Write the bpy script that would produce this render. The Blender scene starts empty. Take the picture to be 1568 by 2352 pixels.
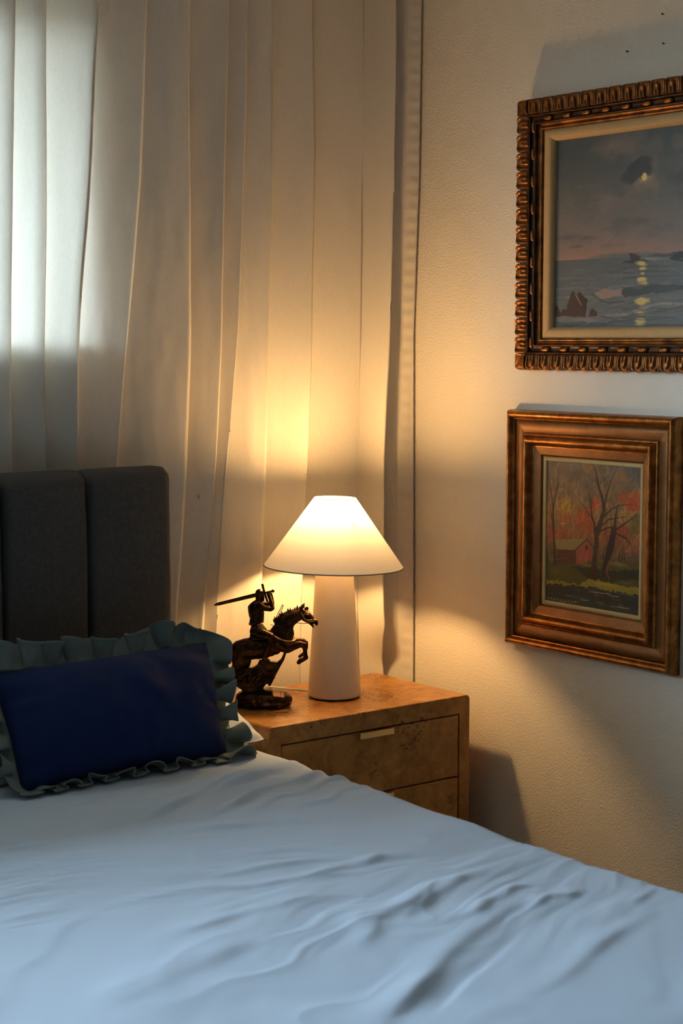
import bpy, bmesh, math, random
import numpy as np
from mathutils import Vector, Matrix

random.seed(7)
rng = np.random.default_rng(11)
SC = bpy.context.scene
COL = SC.collection

# ------------------------------------------------------------------ camera
YAW, PITCH = math.radians(37.6), math.radians(5.7)
fwd = Vector((math.sin(YAW)*math.cos(PITCH), math.cos(YAW)*math.cos(PITCH), -math.sin(PITCH)))
rgt = Vector((math.cos(YAW), -math.sin(YAW), 0))
upv = rgt.cross(fwd)
cam = bpy.data.cameras.new('camera')
cam.sensor_fit = 'HORIZONTAL'; cam.sensor_width = 24.0; cam.lens = 3940/1568*24.0
cam.dof.use_dof = True; cam.dof.focus_distance = 4.05; cam.dof.aperture_fstop = 5.0
cam_o = bpy.data.objects.new('camera', cam); COL.objects.link(cam_o)
M = Matrix((rgt, upv, -fwd)).transposed().to_4x4(); M.translation = (0, 0, 1.45)
cam_o.matrix_world = M
SC.camera = cam_o

# ------------------------------------------------------------------ world: overcast dusk sky, dark ground
W = bpy.data.worlds.new('sky'); SC.world = W; W.use_nodes = True
nt = W.node_tree; nt.nodes.clear()
tc = nt.nodes.new('ShaderNodeTexCoord'); sp = nt.nodes.new('ShaderNodeSeparateXYZ')
rp = nt.nodes.new('ShaderNodeValToRGB'); bg = nt.nodes.new('ShaderNodeBackground'); ou = nt.nodes.new('ShaderNodeOutputWorld')
rp.color_ramp.elements[0].position = 0.0; rp.color_ramp.elements[0].color = (.05, .055, .05, 1)
rp.color_ramp.elements[1].position = 0.03; rp.color_ramp.elements[1].color = (.72, .87, .98, 1)
nt.links.new(tc.outputs['Generated'], sp.inputs[0]); nt.links.new(sp.outputs['Z'], rp.inputs[0])
nt.links.new(rp.outputs[0], bg.inputs[0]); nt.links.new(bg.outputs[0], ou.inputs[0])
bg.inputs[1].default_value = 42.0

# daylight enters through the window: portal only guides the sampling of the sky
WIN = dict(x0=-0.9, x1=1.945, z0=1.452, z1=2.20)
pl = bpy.data.lights.new('window_portal', 'AREA'); pl.shape = 'RECTANGLE'
pl.size = WIN['x1']-WIN['x0']; pl.size_y = WIN['z1']-WIN['z0']; pl.cycles.is_portal = True
po = bpy.data.objects.new('window_portal', pl); COL.objects.link(po)
po.location = ((WIN['x0']+WIN['x1'])/2, 3.77, (WIN['z0']+WIN['z1'])/2)
po.rotation_euler = (math.radians(-90), 0, 0)

SC.view_settings.view_transform = 'Standard'; SC.view_settings.look = 'None'
SC.view_settings.gamma = 1.0; SC.view_settings.use_curve_mapping = False
SC.view_settings.exposure = 0.24
SC.cycles.max_bounces = 6; SC.cycles.diffuse_bounces = 3; SC.cycles.glossy_bounces = 2; SC.cycles.transmission_bounces = 4
SC.cycles.use_adaptive_sampling = True; SC.cycles.adaptive_threshold = 0.08; SC.cycles.adaptive_min_samples = 16
SC.cycles.sample_clamp_indirect = 6.0

BULB = 450.0       # emission of the lamp's bulb

# ------------------------------------------------------------------ helpers
def obj(name, verts, faces, mat, parent=None, smooth=True):
    me = bpy.data.meshes.new(name)
    me.from_pydata([tuple(v) for v in verts], [], faces); me.update()
    if smooth: me.polygons.foreach_set('use_smooth', [True]*len(me.polygons))
    if mat: me.materials.append(mat)
    o = bpy.data.objects.new(name, me); COL.objects.link(o)
    if parent: o.parent = parent
    return o

def bobj(name, bm, mat, parent=None, smooth=False):
    me = bpy.data.meshes.new(name); bmesh.ops.recalc_face_normals(bm, faces=bm.faces)
    bm.to_mesh(me); bm.free()
    if smooth: me.polygons.foreach_set('use_smooth', [True]*len(me.polygons))
    if mat: me.materials.append(mat)
    o = bpy.data.objects.new(name, me); COL.objects.link(o)
    if parent: o.parent = parent
    return o

def share(name, me, parent):
    o = bpy.data.objects.new(name, me); COL.objects.link(o); o.parent = parent
    return o

def thing(name, label, cat, loc=(0, 0, 0), rotz=0.0, group=None):
    o = bpy.data.objects.new(name, None); COL.objects.link(o)
    o.empty_display_size = .05
    o.location = loc; o.rotation_euler = (0, 0, rotz); o['label'] = label; o['category'] = cat
    if group: o['group'] = group
    return o

def tag(o, label, cat, group=None):
    o['label'] = label; o['category'] = cat
    if group: o['group'] = group
    return o

def struct(o):
    o['kind'] = 'structure'; return o

def box(bm, x0, x1, y0, y1, z0, z1):
    vs = [bm.verts.new(p) for p in ((x0,y0,z0),(x1,y0,z0),(x1,y1,z0),(x0,y1,z0),(x0,y0,z1),(x1,y0,z1),(x1,y1,z1),(x0,y1,z1))]
    for f in ((0,3,2,1),(4,5,6,7),(0,1,5,4),(1,2,6,5),(2,3,7,6),(3,0,4,7)):
        bm.faces.new([vs[i] for i in f])

def boxes(name, lst, mat, parent=None, bevel=0.0, seg=2):
    bm = bmesh.new()
    for b in lst: box(bm, *b)
    if bevel: bmesh.ops.bevel(bm, geom=list(bm.edges), offset=bevel, segments=seg, profile=.6, affect='EDGES')
    return bobj(name, bm, mat, parent, smooth=False)

def grid_faces(nr, nc, closed=False):
    f = []
    for i in range(nr-1):
        for j in range(nc if closed else nc-1):
            a, b = i*nc+j, i*nc+(j+1) % nc
            f.append((a, b, b+nc, a+nc))
    return f

def lathe(prof, seg=64):
    v = [(r*math.cos(2*math.pi*k/seg), r*math.sin(2*math.pi*k/seg), z) for r, z in prof for k in range(seg)]
    return v, grid_faces(len(prof), seg, True)

def tube(path, rad, seg=8, cap=True):
    P = [Vector(p) for p in path]; n = len(P)
    R_ = rad if hasattr(rad, '__len__') else [rad]*n
    v = []; f = []
    t0 = (P[1]-P[0]).normalized(); a = Vector((0,0,1)) if abs(t0.z) < .9 else Vector((1,0,0))
    nrm = (a - t0*a.dot(t0)).normalized()
    for i in range(n):
        t = (P[min(i+1,n-1)]-P[max(i-1,0)]).normalized()
        nrm = (nrm - t*nrm.dot(t)).normalized(); b = t.cross(nrm)
        for k in range(seg):
            an = 2*math.pi*k/seg
            v.append(P[i] + (nrm*math.cos(an)+b*math.sin(an))*R_[i])
    f = grid_faces(n, seg, True)
    if cap:
        f.append(tuple(range(seg))[::-1]); f.append(tuple(range((n-1)*seg, n*seg)))
    return v, f

def smoothpath(pts, n=8):
    P = [Vector(p) for p in pts]; out = []
    for i in range(len(P)-1):
        p0, p1, p2, p3 = P[max(i-1,0)], P[i], P[i+1], P[min(i+2,len(P)-1)]
        for k in range(n):
            t = k/n
            out.append(.5*((2*p1)+(p2-p0)*t+(2*p0-5*p1+4*p2-p3)*t*t+(-p0+3*p1-3*p2+p3)*t**3))
    out.append(P[-1]); return out

class Noise2:
    def __init__(s, seed, n=256):
        s.n = n; s.t = np.random.default_rng(seed).uniform(-1, 1, (n, n))
    def __call__(s, x, y):
        x = np.asarray(x, float); y = np.asarray(y, float)
        xi = np.floor(x).astype(int); yi = np.floor(y).astype(int); fx = x-xi; fy = y-yi
        fx = fx*fx*fx*(fx*(fx*6-15)+10); fy = fy*fy*fy*(fy*(fy*6-15)+10)
        n = s.n; a = s.t[xi % n, yi % n]; b = s.t[(xi+1) % n, yi % n]; c = s.t[xi % n, (yi+1) % n]; d = s.t[(xi+1) % n, (yi+1) % n]
        return (a*(1-fx)+b*fx)*(1-fy)+(c*(1-fx)+d*fx)*fy
    def fbm(s, x, y, o=4, g=.5):
        r = 0; a = 1
        for k in range(o):
            r = r + a*s(x*2**k+17.3*k, y*2**k+9.1*k); a *= g
        return r

def sstep(a, b, x):
    t = np.clip((np.asarray(x, float)-a)/(b-a), 0, 1); return t*t*(3-2*t)

# ------------------------------------------------------------------ materials
def mat(name):
    m = bpy.data.materials.new(name); m.use_nodes = True
    n = m.node_tree; b = n.nodes['Principled BSDF']; return m, n, b

def noise_node(n, scale, detail=4, rough=.55, coord='Object', vec=None, stretch=None, dist=0.0):
    t = n.nodes.new('ShaderNodeTexNoise'); t.inputs['Scale'].default_value = scale
    t.inputs['Detail'].default_value = detail; t.inputs['Roughness'].default_value = rough; t.inputs['Distortion'].default_value = dist
    c = n.nodes.new('ShaderNodeTexCoord')
    if stretch:
        mp = n.nodes.new('ShaderNodeMapping'); mp.inputs['Scale'].default_value = stretch
        n.links.new(c.outputs[coord], mp.inputs[0]); n.links.new(mp.outputs[0], t.inputs['Vector'])
    else:
        n.links.new(c.outputs[coord], t.inputs['Vector'])
    return t

def ramp(n, src, stops):
    r = n.nodes.new('ShaderNodeValToRGB'); e = r.color_ramp.elements
    while len(e) < len(stops): e.new(.5)
    for k, (p, c) in enumerate(stops):
        e[k].position = p; e[k].color = (*c, 1)
    n.links.new(src, r.inputs[0]); return r.outputs[0]

def bump(n, b, src, strength, distance):
    u = n.nodes.new('ShaderNodeBump'); u.inputs['Strength'].default_value = strength; u.inputs['Distance'].default_value = distance
    n.links.new(src, u.inputs['Height']); n.links.new(u.outputs[0], b.inputs['Normal']); return u

def plain(name, col, rough=.6, metal=0.0, var=.12, scale=20, bmp=0.0, sheen=0.0, dist=.001):
    m, n, b = mat(name)
    t = noise_node(n, scale)
    c0 = tuple(x*(1-var) for x in col); c1 = tuple(min(1, x*(1+var)) for x in col)
    n.links.new(ramp(n, t.outputs[0], [(.3, c0), (.7, c1)]), b.inputs['Base Color'])
    b.inputs['Roughness'].default_value = rough; b.inputs['Metallic'].default_value = metal
    if sheen: b.inputs['Sheen Weight'].default_value = sheen
    if bmp: bump(n, b, t.outputs[0], bmp, dist)
    return m

def weave(name, col, sc=900, rough=.9, bmp=.25, var=.1, sheen=.0):
    m, n, b = mat(name)
    c = n.nodes.new('ShaderNodeTexCoord')
    hs = []
    for st in ((1, .06, 1), (.06, 1, .06)):
        mp = n.nodes.new('ShaderNodeMapping'); mp.inputs['Scale'].default_value = st
        t = n.nodes.new('ShaderNodeTexNoise'); t.inputs['Scale'].default_value = sc; t.inputs['Detail'].default_value = 2
        n.links.new(c.outputs['Object'], mp.inputs[0]); n.links.new(mp.outputs[0], t.inputs['Vector']); hs.append(t.outputs[0])
    a = n.nodes.new('ShaderNodeMath'); a.operation = 'ADD'; n.links.new(hs[0], a.inputs[0]); n.links.new(hs[1], a.inputs[1])
    h = n.nodes.new('ShaderNodeMath'); h.operation = 'MULTIPLY'; h.inputs[1].default_value = .5; n.links.new(a.outputs[0], h.inputs[0])
    n.links.new(ramp(n, h.outputs[0], [(.35, tuple(x*(1-var) for x in col)), (.65, tuple(x*(1+var) for x in col))]), b.inputs['Base Color'])
    b.inputs['Roughness'].default_value = rough; b.inputs['Sheen Weight'].default_value = sheen
    b.inputs['Specular IOR Level'].default_value = .15
    bump(n, b, h.outputs[0], bmp, .0006)
    return m

def sheer(name, col, trans):
    m, n, b = mat(name); n.nodes.remove(b)
    d = n.nodes.new('ShaderNodeBsdfDiffuse'); t = n.nodes.new('ShaderNodeBsdfTranslucent'); x = n.nodes.new('ShaderNodeMixShader')
    tx = noise_node(n, 500, 2, stretch=(1, 1, .15))
    c = ramp(n, tx.outputs[0], [(.35, tuple(v*.94 for v in col)), (.65, col)])
    n.links.new(c, d.inputs[0]); n.links.new(c, t.inputs[0])
    x.inputs[0].default_value = trans
    n.links.new(d.outputs[0], x.inputs[1]); n.links.new(t.outputs[0], x.inputs[2])
    n.links.new(x.outputs[0], n.nodes['Material Output'].inputs[0])
    return m

def wall_mat():
    m, n, b = mat('wall_paint')
    t = noise_node(n, 190, 3, .5); t2 = noise_node(n, 6, 3)
    n.links.new(ramp(n, t2.outputs[0], [(.3, (.74, .69, .61)), (.7, (.775, .725, .64))]), b.inputs['Base Color'])
    b.inputs['Roughness'].default_value = .75
    h = ramp(n, t.outputs[0], [(.42, (0, 0, 0)), (.62, (1, 1, 1))])
    bump(n, b, h, .30, .0016)
    return m
M_wall = wall_mat()
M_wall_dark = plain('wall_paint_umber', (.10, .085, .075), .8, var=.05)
M_ceil = plain('ceiling_paint', (.74, .73, .71), .8, var=.02)
M_floor = plain('floor_carpet', (.30, .25, .20), .95, var=.15, scale=150, bmp=.4)
M_white = plain('white_trim', (.82, .82, .80), .45, var=.02)
M_curtain = sheer('curtain_linen', (.80, .755, .675), .135)
M_shade = sheer('shade_linen', (.90, .86, .80), .155)
M_ceramic = plain('lamp_ceramic', (.88, .73, .55), .5, var=.02)
M_dark = plain('dark_rubber', (.02, .015, .012), .6)
M_trim = plain('shade_trim', (.42, .38, .33), .7)
M_cord = plain('cord_white', (.8, .77, .7), .5, var=.02)
M_head = weave('headboard_fabric', (.092, .087, .086), 1700, .95, .5, .22)
M_sheet = weave('sheet_cotton', (.55, .67, .84), 1200, .85, .12, .02)
M_sheet2 = weave('pillowcase_cotton', (.62, .70, .82), 1200, .85, .12, .02)
M_navy = weave('navy_linen', (.010, .024, .092), 900, .85, .2, .12, .03)
M_green = weave('green_linen', (.17, .215, .205), 900, .9, .3, .10, .05)
M_brass = plain('brass', (.86, .64, .30), .32, 1.0, var=.05)
M_shadow_gap = plain('drawer_gap_shade', (.06, .035, .02), .9)
M_liner = plain('linen_liner', (.47, .295, .125), .8, var=.06, scale=60, bmp=.1)
M_liner2 = plain('cream_liner', (.54, .39, .17), .7, var=.06)

def gilt(name, c0, c1, c2, rough=.38, metal=.55, sc=30):
    m, n, b = mat(name)
    t = noise_node(n, sc, 6, .65); t2 = noise_node(n, sc*6, 4, .6)
    n.links.new(ramp(n, t.outputs[0], [(.30, c0), (.5, c1), (.68, c2)]), b.inputs['Base Color'])
    b.inputs['Metallic'].default_value = metal
    r = n.nodes.new('ShaderNodeMapRange'); r.inputs['To Min'].default_value = rough-.1; r.inputs['To Max'].default_value = rough+.2
    n.links.new(t2.outputs[0], r.inputs[0]); n.links.new(r.outputs[0], b.inputs['Roughness'])
    bump(n, b, t2.outputs[0], .35, .0008)
    return m
M_gilt = gilt('antique_gilt', (.06, .018, .004), (.20, .066, .011), (.38, .14, .024), .34, .7)
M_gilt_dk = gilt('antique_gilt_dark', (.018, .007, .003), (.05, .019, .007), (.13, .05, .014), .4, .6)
M_gold = gilt('bronze_gold', (.13, .045, .010), (.30, .11, .022), (.46, .19, .045), .28, .8, 40)
M_goldflat = gilt('bronze_flat', (.16, .062, .016), (.21, .085, .022), (.26, .11, .030), .42, .5, 18)
M_bronze = gilt('statue_bronze', (.016, .008, .005), (.045, .021, .010), (.12, .055, .020), .30, .9, 60)
M_bronze_lt = gilt('statue_gold', (.30, .16, .05), (.5, .28, .09), (.62, .38, .14), .3, .95, 60)

def burl(name):
    m, n, b = mat(name)
    a = noise_node(n, 9, 8, .68, dist=1.2); g = noise_node(n, 26, 6, .6, dist=.8)
    c1 = ramp(n, a.outputs[0], [(.28, (.27, .112, .026)), (.46, (.41, .19, .048)), (.66, (.54, .28, .085))])
    c2 = ramp(n, g.outputs[0], [(.35, (.62, .48, .36)), (.55, (1, 1, 1))])
    mx = n.nodes.new('ShaderNodeMixRGB'); mx.blend_type = 'MULTIPLY'; mx.inputs[0].default_value = .8
    n.links.new(c1, mx.inputs[1]); n.links.new(c2, mx.inputs[2])
    # clusters of small dark burl eyes
    c = n.nodes.new('ShaderNodeTexCoord')
    dn = n.nodes.new('ShaderNodeTexNoise'); dn.inputs['Scale'].default_value = 40
    ad = n.nodes.new('ShaderNodeMixRGB'); ad.blend_type = 'ADD'; ad.inputs[0].default_value = .02
    n.links.new(c.outputs['Object'], dn.inputs['Vector']); n.links.new(c.outputs['Object'], ad.inputs[1]); n.links.new(dn.outputs['Color'], ad.inputs[2])
    v = n.nodes.new('ShaderNodeTexVoronoi'); v.inputs['Scale'].default_value = 85; n.links.new(ad.outputs[0], v.inputs['Vector'])
    eyes = ramp(n, v.outputs['Distance'], [(.26, (1, 1, 1)), (.46, (0, 0, 0))])
    cl = noise_node(n, 9.5, 1, .4); clm = ramp(n, cl.outputs[0], [(.565, (0, 0, 0)), (.64, (1, 1, 1))])
    mm = n.nodes.new('ShaderNodeMath'); mm.operation = 'MULTIPLY'; n.links.new(eyes, mm.inputs[0]); n.links.new(clm, mm.inputs[1])
    m2 = n.nodes.new('ShaderNodeMixRGB'); m2.inputs[2].default_value = (.085, .032, .012, 1)
    sc = n.nodes.new('ShaderNodeMath'); sc.operation = 'MULTIPLY'; sc.inputs[1].default_value = .85
    n.links.new(mm.outputs[0], sc.inputs[0]); n.links.new(sc.outputs[0], m2.inputs[0]); n.links.new(mx.outputs[0], m2.inputs[1])
    n.links.new(m2.outputs[0], b.inputs['Base Color'])
    b.inputs['Roughness'].default_value = .36
    return m
M_burl = burl('burl_veneer')

def glass_mat():
    m, n, b = mat('window_glass'); n.nodes.remove(b)
    t = n.nodes.new('ShaderNodeBsdfTransparent'); t.inputs[0].default_value = (.95, .97, .97, 1)
    g = n.nodes.new('ShaderNodeBsdfGlossy'); g.inputs['Roughness'].default_value = .02
    x = n.nodes.new('ShaderNodeMixShader'); x.inputs[0].default_value = .06
    n.links.new(t.outputs[0], x.inputs[1]); n.links.new(g.outputs[0], x.inputs[2]); n.links.new(x.outputs[0], n.nodes['Material Output'].inputs[0])
    return m
M_glass = glass_mat()

def paint_mat(name):
    m, n, b = mat(name)
    a = n.nodes.new('ShaderNodeVertexColor'); a.layer_name = 'paint'
    n.links.new(a.outputs[0], b.inputs['Base Color']); b.inputs['Roughness'].default_value = .5
    b.inputs['Specular IOR Level'].default_value = .3
    t = noise_node(n, 260, 3); bump(n, b, t.outputs[0], .15, .0006)
    return m
M_paint = paint_mat('oil_paint')

# ------------------------------------------------------------------ room shell
XR, YB, XL, YF, ZC = 2.82, 3.494, -2.4, -2.6, 2.5
struct(boxes('floor', [(XL-.15, XR+.15, YF-.15, YB+.28, -.1, 0)], M_floor))
struct(boxes('ceiling', [(XL-.15, XR+.15, YF-.15, YB+.28, ZC, ZC+.1)], M_ceil))
struct(boxes('wall_right', [(XR, XR+.15, YF-.15, YB, 0, ZC)], M_wall))
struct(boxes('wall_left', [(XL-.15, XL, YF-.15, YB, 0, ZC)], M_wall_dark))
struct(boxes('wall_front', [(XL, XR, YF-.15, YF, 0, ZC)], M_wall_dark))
w = WIN
struct(boxes('wall_back', [(XL-.15, w['x0'], YB, YB+.28, 0, ZC), (w['x1'], XR+.15, YB, YB+.28, 0, ZC),
                           (w['x0'], w['x1'], YB, YB+.28, 0, w['z0']), (w['x0'], w['x1'], YB, YB+.28, w['z1'], ZC)], M_wall))
struct(boxes('added_sky_blocker', [(XL, XR+.3, YB+.281, YB+.82, 2.32, 2.38)], M_white))  # added unseen slab that blocks sky light from the top of the curtain
win = thing('window_1', 'wide high window glowing behind the left part of the curtain', 'window', (0, 3.72, w['z0']))
del win['category']; win['kind'] = 'structure'
hz = w['z1']-w['z0']
boxes('window_frame', [(w['x0'], w['x0']+.03, -.03, .03, 0, hz), (w['x1']-.03, w['x1'], -.03, .03, 0, hz),
                       (w['x0']+.03, w['x1']-.03, -.03, .03, 0, .03), (w['x0']+.03, w['x1']-.03, -.03, .03, hz-.03, hz),
                       (.52, .56, -.03, .03, .03, hz-.03)], M_white, win)
for a_, b_ in ((w['x0']+.03, .52), (.56, w['x1']-.03)):
    boxes('pane', [(a_, b_, -.003, .003, .03, hz-.03)], M_glass, win)
boxes('window_sill', [(w['x0'], w['x1'], -.224, -.031, -.02, 0.0)], M_white, win)
# ------------------------------------------------------------------ curtain
ZK = np.array([.0, .764, 1.167, 1.458, 1.834, 2.228, 2.48])
FO = [  # front edges of the pleats, x at the heights ZK
    [1.20, 1.20, 1.20, 1.20, 1.20, 1.20, 1.20], [1.30, 1.30, 1.30, 1.31, 1.31, 1.32, 1.32],
    [1.39, 1.39, 1.40, 1.40, 1.42, 1.42, 1.42], [1.50, 1.50, 1.50, 1.51, 1.52, 1.53, 1.53],
    [1.62, 1.62, 1.63, 1.63, 1.64, 1.66, 1.66],
    [1.715, 1.721, 1.728, 1.729, 1.742, 1.760, 1.765],
    [1.800, 1.807, 1.812, 1.814, 1.823, 1.830, 1.834],
    [1.875, 1.882, 1.889, 1.896, 1.937, 1.961, 1.972],
    [1.975, 1.987, 1.998, 2.031, 2.071, 2.093, 2.105],
    [2.100, 2.138, 2.174, 2.189, 2.196, 2.196, 2.196],
    [2.180, 2.220, 2.261, 2.280, 2.292, 2.311, 2.318],
    [2.235, 2.264, 2.299, 2.330, 2.350, 2.366, 2.375],
    [2.360, 2.386, 2.410, 2.418, 2.429, 2.434, 2.436],
    [2.490, 2.512, 2.535, 2.549, 2.558, 2.559, 2.560],
    [2.685, 2.695, 2.703, 2.705, 2.710, 2.715, 2.718],
    [2.748, 2.706, 2.707, 2.726, 2.734, 2.739, 2.740],
    [2.812, 2.812, 2.812, 2.812, 2.812, 2.812, 2.812]]
FA = [.022, .024, .022, .024, .022, .026, .024, .028, .014, .034, .027, .019, .026, .026, .028, .040, .004]
OV = [.018, .018, .018, .018, .018, .020, .018, .022, .010, .016, .012, .010, .012, .012, .010, .004, 0]   # cloth doubled behind each pleat edge
NC_SEG, NZ = 34, 150
n_cur = Noise2(5)
zz = np.linspace(.015, 2.48, NZ)
FX = np.array([np.interp(zz, ZK, f) for f in FO])     # folds x NZ
FX[15] = np.interp(zz, [0, .635, .73, 1.167, 1.458, 1.834, 2.228, 2.48], [2.748, 2.748, 2.708, 2.708, 2.726, 2.734, 2.739, 2.740])
# soften the knots of every pleat line
for _ in range(14):
    FX[:, 1:-1] = .25*FX[:, :-2]+.5*FX[:, 1:-1]+.25*FX[:, 2:]
CX, CY = [], []
yend = np.interp(zz, [0, .7, 1.14, 1.46, 1.86, 2.29, 2.48], [3.352, 3.353, 3.355, 3.357, 3.338, 3.331, 3.330])
yf11 = np.interp(zz, [0, .635, .73, 2.48], [3.388, 3.388, 3.342, 3.335])   # last pleat stands forward, pushed back by the nightstand
BF = [np.zeros(NZ)]*15
Y0 = 3.452
BF = BF+[yf11-(Y0-FA[15]*(.80+.22*sstep(0, 2.4, 2.4-zz))), yend-Y0]
for i in range(len(FO)-1):
    x0, x1 = FX[i], FX[i+1]; a0, a1 = FA[i], FA[i+1]
    for j in range(NC_SEG):
        s = j/NC_SEG
        # first part: from the front edge quickly to the back, then slowly forward again
        sb = .15
        sx = s*.9+.1*s*s
        if s < sb:
            q = s/sb; p = -math.cos(q*math.pi); y = a0*(p if p < 0 else p*.8); xx = x0-OV[i]*math.sin(q*math.pi/2)
        else:
            q = (s-sb)/(1-sb); e = q**1.25; y = .8*a0*(1-e)+(-a1)*e
            y -= .25*a1*math.sin(math.pi*q)*.4
            xx = x0-OV[i]+(x1-x0+OV[i])*(.35*q+.65*q**1.0)
        amp = .80+.22*sstep(0, 2.4, 2.4-zz)
        B = BF[i]*(1-s)+BF[i+1]*s if s >= sb else BF[i]*(1-s)+BF[i+1]*s
        wob = n_cur.fbm(xx*9, zz*1.6, 3)*.0035+n_cur.fbm(xx*40+7, zz*9, 2)*.0008
        CX.append(xx+n_cur(zz*3, np.full(NZ, i*3.7))*.0025); CY.append(y*amp+wob+B)
CX.append(FX[-1]); CY.append(-.004+BF[-1])
CX = np.array(CX); CY = np.array(CY)+Y0
cur = thing('curtain', 'floor-length cream linen curtain hanging in soft pleats behind the lamp', 'curtain', (2.2, 3.45, 0))
loc = np.array([2.2, 3.45, 0])
V = np.stack([CX.T, CY.T, np.repeat(zz[:, None], CX.shape[0], 1)], -1).reshape(-1, 3)-loc
obj('curtain_panel', V, grid_faces(NZ, CX.shape[0]), M_curtain, cur)
# stitched side hem: a second layer along the free edge, with small puckers
hx, hy = [], []
k0 = -11
for j in range(12):
    c = k0+j; q = j/11
    pk = .0009*np.sin(zz*150+q*2)*math.sin(math.pi*q)
    if c == 0: c = -1
    hx.append(CX[min(c, -1)]); hy.append(CY[min(c, -1)]-.0012-.0016*math.sin(math.pi*min(1, q*1.0))+pk)
HN = 420
z2 = np.linspace(.016, 2.478, HN)
HX = np.array([np.interp(z2, zz, h) for h in hx]); HY = []
for j in range(12):
    q = j/11
    HY.append(np.interp(z2, zz, CY[k0+j])-.0014-.0016*math.sin(math.pi*q)+.0010*np.sin(z2*190)*math.sin(math.pi*q))
HY = np.array(HY)
V = np.stack([HX.T, HY.T, np.repeat(z2[:, None], 12, 1)], -1).reshape(-1, 3)-loc
obj('side_hem', V, grid_faces(HN, 12), M_curtain, cur)

# ------------------------------------------------------------------ bed
BX0, BX1, BYF, BYH, BZ = .48, 2.115, 1.02, 3.285, .57
bed = thing('bed', 'upholstered double bed with a charcoal channel-tufted headboard', 'bed', ((BX0+BX1)/2, 2.2, 0))
bl = np.array([(BX0+BX1)/2, 2.2, 0])
def rel(b): return (b[0]-bl[0], b[1]-bl[0], b[2]-bl[1], b[3]-bl[1], b[4], b[5])
boxes('base', [rel((BX0+.07, BX1-.075, BYF+.06, BYH, .08, .30))], M_head, bed, .015)
boxes('mattress', [rel((BX0+.06, BX1-.065, BYF+.06, BYH, .302, .535))], M_white, bed, .03, 3)
for lx in (BX0+.16, BX1-.16):
    for ly in (BYF+.15, BYH-.1):
        v, f = lathe([(0, 0), (.02, 0), (.028, .08), (0, .08)], 16)
        obj('leg', [(a+lx-bl[0], b+ly-bl[1], c) for a, b, c in v], f, M_dark, bed)
# headboard: one padded channel after the other
HB0, HB1, HZ = 3.300, 3.385, 1.167
boxes('headboard_back', [rel((.52, 2.055, 3.352, HB1, .06, HZ-.012))], M_head, bed, .008)
chan = [2.062, 1.845, 1.640, 1.435, 1.230, 1.025, .820, .615, .515]
n_hb = Noise2(21)
for k in range(len(chan)-1):
    x1, x0 = chan[k], chan[k+1]
    nx, nz = 34, 60
    vs = []
    edge_r = .030 if k == 0 else .016
    for i in range(nz):
        tz = i/(nz-1)
        for j in range(nx):
            tx = j/(nx-1)
            x = x0+(x1-x0)*tx
            # padded section: rounded at both seams, rounded over the top
            dl, dr = (x-x0), (x1-x)
            def rr(d, r): return 1.0 if d > r else math.sqrt(max(0, 1-(1-d/r)**2))
            s = min(rr(dl, .016), rr(dr, edge_r))
            hgt = .30+(HZ-.30)*tz
            top = rr(HZ-hgt, .028)
            y = 3.352-(.052*min(1, (.45+.55*s))*(.35+.65*top) if True else 0)
            y -= .006*math.sin(math.pi*tx)*top
            y += .0025*float(n_hb(hgt*9, tx*1.5+k*5))*s
            xw = x + .0022*float(n_hb(hgt*7, k*3.1))*(1-abs(2*tx-1)*.0)
            z = hgt - (.010*(1-min(rr(dl, .03), rr(dr, edge_r))) if tz > .9 else 0)
            vs.append((xw-bl[0], y-bl[1], z))
    fs = grid_faces(nz, nx)
    # closing skirt back to the board
    nb = len(vs); ring = [j for j in range(nx)] + [i*nx+nx-1 for i in range(1, nz)] + [(nz-1)*nx+j for j in range(nx-2, -1, -1)] + [i*nx for i in range(nz-2, 0, -1)]
    for r in ring:
        p = vs[r]; vs.append((p[0], 3.362-bl[1], p[2]))
    for q in range(len(ring)):
        a, b2 = ring[q], ring[(q+1) % len(ring)]
        fs.append((b2, a, nb+q, nb+(q+1) % len(ring)))
    obj('headboard_channel', vs, fs, M_head, bed)

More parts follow.
